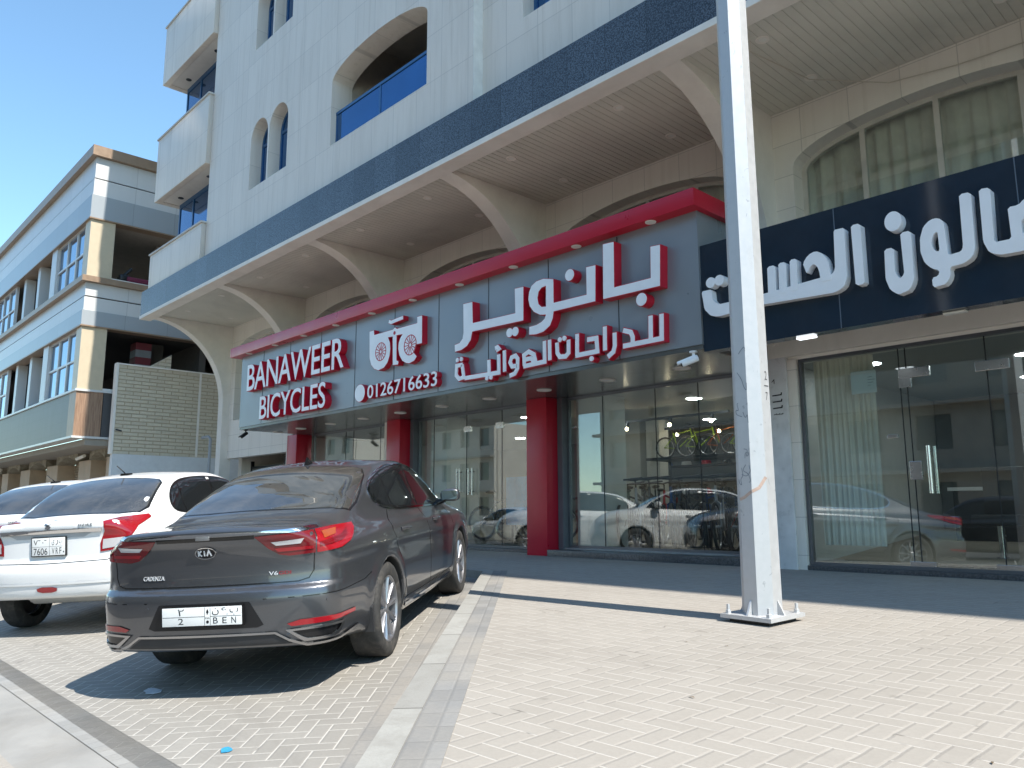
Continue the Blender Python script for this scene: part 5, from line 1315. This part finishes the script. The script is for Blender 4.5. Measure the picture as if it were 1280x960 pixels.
    mb = MB(); line(F, cy, [(-.262, .994), (.262, .994)], .032, .003, mb, .03, AS); mb.build('boot_gap', m_black, R, 50, local=True)
    mb = MB(); line(F, cy, [(.56, 1.055), (.558, .99), (.55, .86), (.545, .76), (.52, .715), (.47, .70), (0, .698), (-.47, .70), (-.52, .715), (-.545, .76), (-.55, .86), (-.558, .99), (-.56, 1.055)], .007, .0015, mb, .03, AS)
    mb.build('boot_shut_line', m_black, R, local=True)
    mb = MB(); line(F, cy, [(-.84, .350), (-.68, .322), (-.50, .318), (-.42, .352), (-.355, .402), (.355, .402), (.42, .352), (.50, .318), (.68, .322), (.84, .350)], .013, .012, mb, .03, AS); mb.build('bumper_trim', M('satin_chrome', (.42,.42,.43), .22, 1, var=0), R, 50, local=True)
    patch(F, cy, [(-.345, .392), (.345, .392), (.41, .345), (.43, .33), (-.43, .33), (-.41, .345)], .004, R, 'diffuser', m_plastic, .04, asp=AS)
    patch(F, cy, [(-.235, .600), (.235, .600), (.30, .455), (.27, .44), (-.27, .44), (-.30, .455)], .0025, R, 'plate_recess_patch', M('recess_shade_grey', (.022,.022,.024), .35, .4), .03, asp=AS)  # dark patch on the bumper skin, the shade of a recess put into colour
    rows = [('٢', -.155, .008, -.115, .048), ('2', -.155, -.045, -.12, -.008), ('B', .075, -.045, .105, -.008), ('E', .135, -.045, .163, -.008), ('N', .193, -.045, .223, -.008),
            ('ب', .183, .004, .238, .046), ('ع', .128, .006, .172, .050), ('ن', .068, .006, .112, .048), ('|', -.256, -.002, .02, .0005), ('|', .055, -.002, .256, .0005), ('|', .018, -.054, .0205, .054), ('|', .055, -.054, .0575, .054), ('KSA', .024, -.016, .052, -.004), ('•', .029, -.044, .047, -.024), ('♠', .03, .012, .046, .045)]
    plate(F, R, .527, .52, .112, rows)
    bk = backmap(F, .003)
    el = lambda a, b, n=40: [(a*math.cos(2*math.pi*i/n), .905+b*math.sin(2*math.pi*i/n)) for i in range(n)]
    def bpatch(poly, off, nm, mt, holes=(), par=R):
        m_ = patch(F, lambda y, z: F.back(-y, z), poly, off, None, nm, mt, .02, holes, build=False, mb=MB()); o = m_.build(nm, mt, None, 35, local=True); o.parent = par; return o
    bd = bpatch(el(.070, .038), .006, 'badge', m_black)
    bpatch(el(.070, .038), .009, 'badge_ring', m_chrome, [el(.064, .033)], bd)
    mb = MB(); f = backmap(F, .0075)
    for pl in ([(-.045, .888), (-.045, .922)], [(-.025, .922), (-.043, .904), (-.023, .888)], [(-.006, .888), (-.006, .922)], [(.010, .888), (.024, .922), (.040, .888)]):
        o_ = ribbon(pl, .010); tr, pp = tri2d(o_); mb.add([f(q, 0) for q in pp], tr)
    o = mb.build('badge_lettering', m_letter, None, local=True); o.parent = bd
    for txt, bx, mt in (('CADENZA', (-.44, .745, -.29, .772), m_letter), ('V6', (.40, .745, .455, .769), m_letter), ('GDI', (.462, .747, .535, .768), m_tail)):
        mb = MB(); text_mb(mb, txt, backmap(F, .002), bx, .004); mb.build('boot_lettering', mt, R, local=True)
    mb = MB(); pt = F.back([0], [1.0])[0]; mb.box(pt[0]-.018, pt[0]+.01, -.045, .045, .985, 1.012, 0, .004); mb.build('camera_housing', M('camera_grey', (.3,.3,.3), .3, .6, var=0), R, 40, local=True)
    # doors, handles, sills, bumpers
    for mir in (True, False):
        mb = MB()
        for pl in ([(1.60, 1.05), (1.34, .90), (1.36, .80), (1.50, .62), (1.56, .42), (1.62, .345), (2.47, .335)], [(2.46, 1.015), (2.48, .34)], [(3.58, .99), (3.60, .75), (3.50, .345), (2.47, .335)]): line(F, F.side, pl, .008, .0012, mb, .04, mirror=mir)
        mb.build('door_gap', m_black, R, local=True)
        for x in (1.55, 2.70):
            ys = F.side([x+.1], [.895])[0][1]; sg = -1 if mir else 1
            mb = MB(); mb.tube([(x, sg*(ys+.004), .89), (x+.03, sg*(ys+.03), .893), (x+.17, sg*(ys+.032), .893), (x+.205, sg*(ys+.004), .888)], [.014, .014, .014, .011], 10); mb.build('door_handle', m_kia, R, 50, local=True)
        mb = MB(); line(F, F.side, [(1.62, .285), (2.5, .282), (3.45, .29)], .02, .008, mb, .05, mirror=mir); mb.build('sill_trim', m_chrome, R, local=True)
        mb = MB(); line(F, F.side, [(.02, .61), (.35, .615), (.62, .63), (.74, .66)], .006, .0012, mb, .03, mirror=mir); mb.build('bumper_gap', m_black, R, local=True)
        mb = MB(); sg = -1 if mir else 1; mb.prism([(.70, .42), (.725, .25), (.742, .25), (.742, .44)], 'y', sg*.72, sg*.865); mb.build('mud_flap', m_plastic, R, local=True)
    mirror_of(F, R, (3.40, 1.0), m_kia)
    zt = F.topp([1.86], [0])[0][2]
    mb = MB(); bm = bmesh.new()
    mb.add([(1.78, -.022, zt-.01), (1.78, .022, zt-.01), (1.95, .014, zt-.01), (1.95, -.014, zt-.01), (1.795, -.004, zt+.058), (1.795, .004, zt+.058), (1.83, .003, zt+.05), (1.83, -.003, zt+.05)], [(0,1,5,4), (1,2,6,5), (2,3,7,6), (3,0,4,7), (4,5,6,7)]); mb.build('roof_antenna', m_black, R, 40, local=True)
    # seat backs seen through the rear glass are too dim: parcel shelf lamp only
    for sg in (1, -1):
        patch(F, F.cylf, [(sg*a, z) for a, z in ((.35, .74), (.75, .80), (.78, .72), (.5, .66), (.36, .68))], .006, R, 'head_lamp', m_clear, .04, asp=AS)
    return R
a_ = math.radians(-40.3)
graphite_saloon(car_matrix(math.radians(-39.6), -5.055, 3.525, 1.12, -.860))

# ---------------------------------------------------------------- white compact saloons
def white_saloon(Mx, label, group=None):
    F = DZ; R = thing('parked_car', label, 'car', group=group); R.matrix_world = Mx
    body_mesh(F, R, m_wcar, .03)
    for ax in F.axles:
        for s in (-1, 1): make_wheel(R, ax, s, F, 8, .195, .845, .18, 'plain')
    out = smooth_poly([(.98, 1.31), (.92, 1.14), (1.06, 1.06), (1.6, 1.045), (2.9, 1.01), (3.02, 1.03), (2.72, 1.25), (2.42, 1.40), (2.0, 1.455), (1.5, 1.455), (1.18, 1.42)], 2)
    for mir in (True, False):
        patch(F, F.side, out, .003, R, 'window_trim', m_black, .05, mirror=mir)
        for a, b in ((.8, 1.16), (1.19, 1.83), (1.90, 3.2)): patch(F, F.side, clipx(shrink(out, .018), a, b), .006, R, 'side_window', m_cglass, .06, mirror=mir)
        mb = MB()
        for pl in ([(1.15, 1.04), (.98, .85), (1.05, .6), (1.15, .35), (1.86, .33)], [(1.86, 1.02), (1.88, .33)], [(2.92, 1.0), (2.85, .34), (1.88, .33)]): line(F, F.side, pl, .008, .0012, mb, .05, mirror=mir)
        mb.build('door_gap', m_black, R, local=True)
        for x in (1.15, 2.02):
            ys = F.side([x+.08], [.91])[0][1]; sg = -1 if mir else 1
            mb = MB(); mb.tube([(x, sg*(ys+.004), .905), (x+.03, sg*(ys+.028), .91), (x+.14, sg*(ys+.03), .91), (x+.17, sg*(ys+.004), .905)], .013, 8); mb.build('door_handle', m_wcar, R, 50, local=True)
    half = [(.445, 0), (.45, .45), (.50, .63), (.60, .655), (.80, .61), (1.0, .565), (1.07, .50), (1.10, .3), (1.11, 0)]
    rg = half+[(x, -y) for x, y in half[::-1][1:-1]]
    patch(F, F.topp, rg, .003, R, 'rear_window', m_rglass, .06)
    patch(F, F.topp, offs(rg, .02), .002, R, 'rear_window_seal', m_black, .05, holes=[shrink(rg, .004)])
    half = [(2.38, 0), (2.40, .45), (2.48, .56), (2.8, .60), (3.06, .62), (3.14, .5), (3.19, 0)]
    patch(F, F.topp, half+[(x, -y) for x, y in half[::-1][1:-1]], .003, R, 'windscreen', m_cglass, .06)
    cy = F.cyl; AS = (1.1, 1.)
    for sg in (1, -1):
        tl = [(.42, 1.055), (.52, 1.075), (.78, 1.09), (.80, 1.06), (.66, .99), (.60, .90), (.57, .80), (.40, .775), (.40, .86), (.43, .97)]
        lp_ = patch(F, cy, [(sg*a, z) for a, z in tl], .008, R, 'tail_lamp', m_tail, .03, asp=AS)
        m_ = patch(F, cy, [(sg*a, z) for a, z in ((.42, .89), (.56, .90), (.545, .82), (.415, .80))], .012, None, '', m_clear, .03, asp=AS, build=False, mb=MB()); o = m_.build('reversing_lens', m_clear, None, local=True); o.parent = lp_
        patch(F, cy, [(sg*a, z) for a, z in ((.48, .455), (.74, .465), (.74, .435), (.5, .425))], .006, R, 'rear_reflector', m_tail, .03, asp=AS)
        patch(F, F.cylf, [(sg*a, z) for a, z in ((.4, .70), (.8, .80), (.85, .72), (.6, .62))], .006, R, 'head_lamp', m_clear, .04, asp=AS)
    patch(F, cy, smooth_poly([(-.085, .475), (.085, .475), (.075, .425), (-.075, .425)], 1), .008, R, 'fog_lamp', m_tail, .03, asp=AS)
    mb = MB(); line(F, cy, [(-.41, .985), (-.2, .99), (.2, .99), (.41, .985)], .034, .012, mb, .03, AS); mb.build('chrome_strip', m_chrome, R, 50, local=True)
    patch(F, cy, [(-.34, .965), (.34, .965), (.28, .925), (-.28, .925)], .003, R, 'plate_recess_patch', M('light_grey_recess', (.45,.46,.47), .4), .03, asp=AS)
    mb = MB(); line(F, cy, [(.56, .79), (.45, .70), (0, .69), (-.45, .70), (-.56, .79)], .007, .0015, mb, .03, AS); mb.build('boot_shut_line', m_black, R, local=True)
    mb = MB(); line(F, cy, [(-.8, .50), (-.5, .505), (.5, .505), (.8, .50)], .02, .008, mb, .03, AS); mb.build('bumper_crease', m_wcar, R, 50, local=True)
    rows = [('7606', -.15, -.075, -.01, -.012), ('V', .035, -.07, .062, -.012), ('R', .075, -.07, .098, -.012), ('F', .112, -.07, .132, -.012), ('٧٦٠٦', -.15, .018, -.01, .066), ('ى', .035, .012, .06, .06), ('ر', .075, .012, .098, .06), ('ب', .108, .015, .14, .06), ('|', -.165, -.001, .145, .001), ('|', .01, -.08, .0125, .08), ('•', .148, -.06, .16, -.045)]
    plate(F, R, .85, .335, .165, rows)
    mb = MB(); f = backmap(F, .004)
    sh = [(.034, .046), (.0, .022), (-.034, .046)]
    for s_ in (1, -1):
        pl = [(s_*-.034, 1.045+s_*.014), (s_*.004, 1.045+s_*.042), (s_*.034, 1.045+s_*.020), (s_*.012, 1.045+s_*.004), (s_*.030, 1.045-s_*.010), (s_*.010, 1.045-s_*.002)]
        tr, pp = tri2d(pl); mb.add([f(q, .002*(1+s_)) for q in pp], tr)
    mb.build('badge', m_chrome, R, local=True)
    mb = MB(); text_mb(mb, 'DZIRE', backmap(F, .002), (.30, 1.025, .43, 1.047), .003); mb.build('boot_lettering', m_chrome, R, local=True)
    mirror_of(F, R, (2.75, 1.0), m_wcar)
    zt = F.topp([1.30], [0])[0][2]
    mb = MB(); mb.box(1.25, 1.33, -.05, .05, zt-.01, zt+.02, 0, .008); mb.tube([(1.3, 0, zt), (1.12, 0, zt+.10)], .006, 6); mb.build('roof_antenna', m_black, R, 40, local=True)
    return R
wA = white_saloon(car_matrix(a_, -8.55, 2.08, 0, 0), 'white compact saloon with red tail lamps parked directly left of the dark graphite car')
def place(root, Mx, label, group=None):
    r = dup(root); r.matrix_world = Mx; r['label'] = label
    if group: r['group'] = group
    return r
place(wA, car_matrix(a_, -11.55, 2.1, 0, 0), 'white saloon furthest left in the row, cut off by the picture edge')
place(wA, car_matrix(math.radians(-90), -21.0, -4.0, 0, 0, -.01, True), 'white saloon on the street, mirrored in the entrance door of the bicycle shop')

def suv(Mx, label, mat):
    F = SUV; R = thing('passing_car', label, 'car'); R.matrix_world = Mx
    body_mesh(F, R, mat, .045)
    for ax in F.axles:
        for s in (-1, 1): make_wheel(R, ax, s, F, 10, .25, .90, .22, 'fan')
    out = smooth_poly([(.55, 1.50), (.62, 1.18), (1.0, 1.14), (3.15, 1.11), (3.28, 1.14), (2.95, 1.38), (2.55, 1.56), (1.8, 1.60), (.9, 1.59)], 2)
    for mir in (True, False):
        patch(F, F.side, out, .004, R, 'window_trim', m_black, .06, mirror=mir)
        for a, b in ((.3, 1.05), (1.1, 1.95), (2.03, 3.4)): patch(F, F.side, clipx(shrink(out, .02), a, b), .008, R, 'side_window', m_cglass, .07, mirror=mir)
        mb = MB()
        for pl in ([(1.15, 1.1), (1.25, .7), (1.4, .42), (2.0, .40)], [(2.0, 1.1), (2.02, .40)], [(3.1, 1.08), (3.05, .42), (2.02, .40)]): line(F, F.side, pl, .01, .0015, mb, .06, mirror=mir)
        mb.build('door_gap', m_black, R, local=True)
    half = [(2.56, 0), (2.6, .5), (2.7, .6), (3.2, .66), (3.38, .5), (3.42, 0)]
    patch(F, F.topp, half+[(x, -y) for x, y in half[::-1][1:-1]], .004, R, 'windscreen', m_cglass, .07)
    for sg in (1, -1):
        patch(F, F.cyl, [(sg*a, z) for a, z in ((.4, 1.05), (.75, 1.08), (.75, .85), (.45, .85))], .008, R, 'tail_lamp', m_tail, .04, asp=(1.2, 1))
        patch(F, F.cylf, [(sg*a, z) for a, z in ((.35, .88), (.8, .96), (.82, .84), (.5, .80))], .006, R, 'head_lamp', m_clear, .04, asp=(1.2, 1))
    mirror_of(F, R, (3.0, 1.1), mat)
    return R
suv(car_matrix(math.radians(-90), -12.7, -3.4, 0, 0, -.01, True), 'white large car on the street, mirrored in the bicycle shop window beside the lamp post', m_wcar)
suv(car_matrix(math.radians(-90), -4.6, -7.0, 0, 0, -.01, True), 'black large car on the street, mirrored in the salon glass', m_bcar)

# ================================================================= bicycles in the shop
def bicycle(name, label, group, frame_mat, wr=.33, sc=1., fork='plain'):
    R = thing(name, label, 'bicycle', group=group); r = wr
    fm = MB(); bb = Vector((.42, 0, .28)); rear = Vector((0, 0, r)); front = Vector((1.05, 0, r)); st = Vector((.28, 0, .78)); hd = Vector((.86, 0, .84)); hl = Vector((.90, 0, .68))
    for a, b, t in ((bb, st, .017), (st-Vector((-.02, 0, .06)), hd-Vector((0, 0, .03)), .018), (bb, hl, .021), (hd+Vector((-.01, 0, .05)), hl, .022)): fm.tube([a, b], t, 8)
    for s in (-1, 1):
        fm.tube([bb, rear+Vector((0, s*.06, 0))], .010, 6); fm.tube([st-Vector((-.02, 0, .1)), rear+Vector((0, s*.06, 0))], .008, 6); fm.tube([hl, hl+Vector((.03, s*.055, -.04)), front+Vector((0, s*.055, 0))], .015, 6)
    fm.build('frame', frame_mat, R, 50, local=True)
    for c in (rear, front):
        w = MB(); w.tube([c+Vector((math.cos(t), 0, math.sin(t)))*(r-.02) for t in np.linspace(0, 2*math.pi, 33)[:-1]], .022, 8, 0, closed=True)
        w.tube([c+Vector((math.cos(t), 0, math.sin(t)))*(r-.05) for t in np.linspace(0, 2*math.pi, 29)[:-1]], .010, 6, 1, closed=True)
        w.tube([c+Vector((0, -.05, 0)), c+Vector((0, .05, 0))], .022, 10, 1)
        for k in range(16):
            t = 2*math.pi*k/16; w.tube([c+Vector((0, .02*(-1)**k, 0)), c+Vector((math.cos(t), 0, math.sin(t)))*(r-.05)], .0022, 4, 1)
        w.build('wheel', [m_rubber, m_alloy], R, 50, local=True)
    h = MB(); h.tube([hd+Vector((-.01, 0, .03)), hd+Vector((-.03, 0, .14)), hd+Vector((.03, 0, .16))], .014, 8); h.tube([hd+Vector((-.03, -.33, .19)), hd+Vector((.02, -.12, .18)), hd+Vector((.03, 0, .16)), hd+Vector((.02, .12, .18)), hd+Vector((-.03, .33, .19))], .013, 8); h.build('handlebar', m_plastic, R, 50, local=True)
    s_ = MB(); s_.tube([st, st+Vector((-.03, 0, .12))], .012, 8); bm = bmesh.new(); bmesh.ops.create_icosphere(bm, subdivisions=2, radius=1)
    for v in bm.verts: v.co = (st.x-.06+v.co.x*.13, v.co.y*(.07 if v.co.x < 0 else .03), st.z+.14+v.co.z*.03)
    s_.bm(bm); s_.build('saddle', m_plastic, R, 60, local=True)
    c = MB(); c.lathe([(.0, -.055), (.09, -.055), (.09, -.05), (0, -.05)], bb, 'y', n=24); c.tube([bb+Vector((0, -.07, 0)), bb+Vector((.10, -.08, -.12)), bb+Vector((.10, -.14, -.12))], .010, 6); c.tube([bb+Vector((0, .05, 0)), bb+Vector((-.10, .07, .12)), bb+Vector((-.10, .14, .12))], .010, 6); c.build('crankset', m_dark, R, 40, local=True)
    R.scale = (sc, sc, sc); return R
fmats = [M('bike_'+n, c, .25, .2, var=0, coat=.5) for n, c in (('black', (.012,.012,.014)), ('blue', (.02,.08,.25)), ('silver', (.5,.5,.52)), ('red', (.45,.02,.02)), ('lime', (.42,.62,.03)), ('orange', (.6,.16,.03)))]
kinds = ['black', 'blue', 'silver', 'dark red', 'lime green', 'orange']
proto = {}
def bike(kind, x, y, z, rz, label, group, sc=1., lean=.06):
    if kind not in proto: proto[kind] = o = bicycle('bicycle', label, group, fmats[kind])
    else: o = dup(proto[kind], label=label); o['group'] = group
    o.rotation_mode = 'XYZ'; o.location = (x, y, z); o.rotation_euler = (lean, 0, rz); o.scale = (sc,)*3
    return o
rr = random.Random(11)
G1 = 'bicycles parked in rows on the shop floor'
for i in range(9):
    k = (0, 0, 2, 0, 1, 0, 0, 2, 0)[i]
    bike(k, -8.35+.29*i, 10.3+rr.uniform(-.06, .06), .79, math.radians(-62+rr.uniform(-5, 5)), '%s bicycle parked in the front row inside the wide shop window' % kinds[k], G1)
for i in range(9):
    k = (0, 2, 0, 0, 3, 0, 1, 0, 0)[i]
    bike(k, -9.6+.37*i, 11.9+rr.uniform(-.06, .06), .79, math.radians(-75+rr.uniform(-6, 6)), '%s bicycle parked in the back row inside the wide shop window' % kinds[k], G1)
bike(3, -5.75, 9.5, .79, math.radians(105), 'dark red bicycle standing close behind the shop glass near the lamp post', G1)
bike(1, -6.35, 9.5, .79, math.radians(100), 'blue bicycle standing close behind the shop glass near the lamp post', G1)
bike(4, -8.3, 9.75, .79, math.radians(100), 'lime green bicycle standing alone near the left end of the wide shop window', G1, .7)
for i in range(3): bike(0, -11.75+.55*i, 10.3+.2*i, .79, math.radians(15+12*i), 'black bicycle standing behind the entrance door of the shop', 'bicycles behind the entrance door')
sh = MB(); sh.box(-8.2, -5.9, 10.85, 11.5, 2.18, 2.22); 
for q in (-8.15, -5.95): sh.box(q-.02, q+.02, 11.44, 11.48, .79, 2.179)
tag(sh.build('display_shelf', m_dark), 'high dark shelf carrying small yellow and orange bicycles inside the shop', 'shelf')
for i in range(5):
    k = (4, 4, 5, 4, 5)[i]
    bike(k, -8.0+.42*i, 11.15, 2.22, math.radians(10), '%s small bicycle on the high shelf inside the shop' % kinds[k], 'small bicycles on the high shelf', .55)
pb = thing('blue_poster', 'bright blue poster board standing inside the shop beside the right entrance pillar', 'poster', (-10.2, 9.8, .8))
mb = MB(); mb.box(-10.55, -9.85, 9.8, 9.83, 1.1, 1.95); mb.build('board', M('poster_blue', (.03,.25,.55), .4, var=.25, vs=5), pb); mb = MB(); mb.box(-10.45, -10.42, 9.831, 9.86, .79, 1.4); mb.box(-9.98, -9.95, 9.831, 9.86, .79, 1.4); mb.build('stand', m_dark, pb)
# ================================================================= salon curtain
cv = MB(); nx = 70; top = []
for i in range(nx+1):
    top.append((-4.2+.68*i/nx, 8.83+.014*math.sin(i*.9+1.2*math.sin(i*.21))+.008*math.sin(i*2.1)))
cv.add([(a, b, .95) for a, b in top]+[(a, b, 3.05) for a, b in top], [(i, i+1, nx+2+i, nx+1+i) for i in range(nx)])
tag(cv.build('curtain', M('cream_curtain', (.84,.80,.70), .8, var=.05), None, 180), 'cream pleated curtain hanging behind the left end of the salon glass', 'curtain')
sc_ = thing('salon_chair', 'dark salon chair standing behind the salon glass', 'chair', (-2.9, 10.6, .73))
mb = MB(); mb.box(-3.15, -2.65, 10.35, 10.85, 1.15, 1.28, 0, .04); mb.build('seat', m_plastic, sc_, 50); mb = MB(); mb.box(-3.13, -2.67, 10.82, 10.94, 1.25, 1.85, 0, .04); mb.build('backrest', m_plastic, sc_, 50); mb = MB(); mb.lathe([(.25, .73), (.25, .76), (.04, .79), (.04, 1.15)], (-2.9, 10.6, 0), n=24); mb.build('pedestal', m_steel, sc_, 40)
cn_ = thing('salon_counter', 'dark counter with white top at the back of the salon', 'counter', (-1.6, 12.5, .73))
mb = MB(); mb.box(-3.9, -1.3, 12.2, 12.7, .731, 1.6); mb.build('cabinet', m_dark, cn_); mb = MB(); mb.box(-3.95, -1.25, 12.15, 12.75, 1.602, 1.65); mb.build('top', m_white, cn_)
# ================================================================= litter on the ground
def flat(name, poly, off, mat, label, cat):
    mb = MB(); tr, pp = tri2d(poly); mb.add([(x, y, gz(y)+off) for x, y in pp], tr); n = len(poly); mb.add([(x, y, gz(y)+off) for x, y in poly]+[(x, y, gz(y)+off-.004) for x, y in poly], [(i, (i+1) % n, n+(i+1) % n, n+i) for i in range(n)]); return tag(mb.build(name, mat), label, cat)
def blob(cx, cy, rx, ry, seed, n=11):
    q = random.Random(seed); return [(cx+rx*math.cos(2*math.pi*i/n)*q.uniform(.6, 1.15), cy+ry*math.sin(2*math.pi*i/n)*q.uniform(.6, 1.15)) for i in range(n)]
flat('blue_wrapper', blob(-4.05, 1.84, .05, .035, 8), .006, M('wrapper_blue', (.05,.33,.55), .4, var=.2, vs=20), 'small bright blue wrapper lying on the paving in front of the graphite car', 'litter')
flat('crumpled_tissue', blob(-5.62, 2.02, .09, .05, 5), .006, M('tissue_white', (.62,.66,.72), .7, var=.15, vs=30), 'small pale crumpled tissue lying in the shadow under the graphite car', 'litter')

# ================================================================= stock on the shop walls
for i, (y, zz_) in enumerate(((13.9, 2.25), (13.9, 1.65))):
    sh_ = MB(); sh_.box(-12.2, -7.4, y, y+.45, zz_, zz_+.03); tag(sh_.build('wall_shelf', m_dark), ('upper', 'lower')[i]+' dark wall shelf of helmets at the back of the shop', 'shelf')
hc = [M('helmet_'+n_, q, .25, var=0, coat=.4) for n_, q in (('white', (.7,.7,.7)), ('red', (.5,.02,.03)), ('yellow', (.7,.5,.03)), ('blue', (.03,.12,.4)), ('black', (.02,.02,.02)))]
hn = ['white', 'red', 'yellow', 'blue', 'black']; hp = {}
for i in range(20):
    k = (0, 4, 1, 2, 3, 0, 1, 4, 2, 0)[i % 10]; x_ = -12.0+.48*(i % 10); z_ = (2.28, 1.68)[i//10]
    if k not in hp:
        bm = bmesh.new(); bmesh.ops.create_uvsphere(bm, u_segments=16, v_segments=8, radius=1)
        for v in bm.verts: v.co = (v.co.x*.10, v.co.y*.14, max(0, v.co.z+.25)*.11)
        mb = MB(); mb.bm(bm); hp[k] = o = tag(mb.build('bicycle_helmet', hc[k], None, 60), '', 'helmet', 'helmets on the wall shelves'); 
    else: o = hp[k].copy(); COL.objects.link(o)
    o['label'] = '%s bicycle helmet on the %s wall shelf of the shop' % (hn[k], ('upper', 'lower')[i//10]); o.location = (x_, 14.1, z_)
for i, y in enumerate((10.9, 12.4)):
    t = thing('track_light', ('front', 'rear')[i]+' black ceiling track with small bulbs inside the bicycle shop', 'track light', (-8.2, y, 2.9))
    MB().box(-9.9, -6.6, y-.02, y+.02, 2.86, 2.9).build('rail', m_dark, t)
    for x_ in (-9.5, -8.6, -7.7, -6.9):
        mb = MB(); mb.tube([(x_, y, 2.86), (x_, y-.03, 2.78)], .03, 10); mb.build('spot', m_dark, t, 40)
        mb = MB(); bm = bmesh.new(); bmesh.ops.create_icosphere(bm, subdivisions=2, radius=.03, matrix=Matrix.Translation((x_, y-.045, 2.75))); mb.bm(bm); mb.build('bulb', emit('warm_bulb', (1, .82, .55), 25), t, 180)

lf = MB(); lf.add([(-.035, 0, .004), (-.01, .012, .010), (.02, .010, .014), (.042, 0, .006), (.015, -.012, .013), (-.012, -.010, .009)], [(0,1,5), (1,2,4,5), (2,3,4)]); l0 = None
rr = random.Random(21)
for k in range(8):
    if l0 is None: l0 = o = tag(lf.build('dry_leaf', M('dry_leaf_brown', (.14,.10,.06), .8, var=.2, vs=40), None), 'small dry brown leaf lying loose on the paved sidewalk', 'leaf', 'dry leaves scattered on the sidewalk')
    else: o = l0.copy(); COL.objects.link(o)
    y_ = rr.uniform(2.2, 6.3); x_ = rr.uniform(-.9*y_+.6, -.2*y_); o.location = (x_, y_, gw(y_)+.001); o.rotation_euler = (0, 0, rr.uniform(0, 6.2)); q_ = rr.uniform(.3, .55); o.scale = (q_, q_, q_)
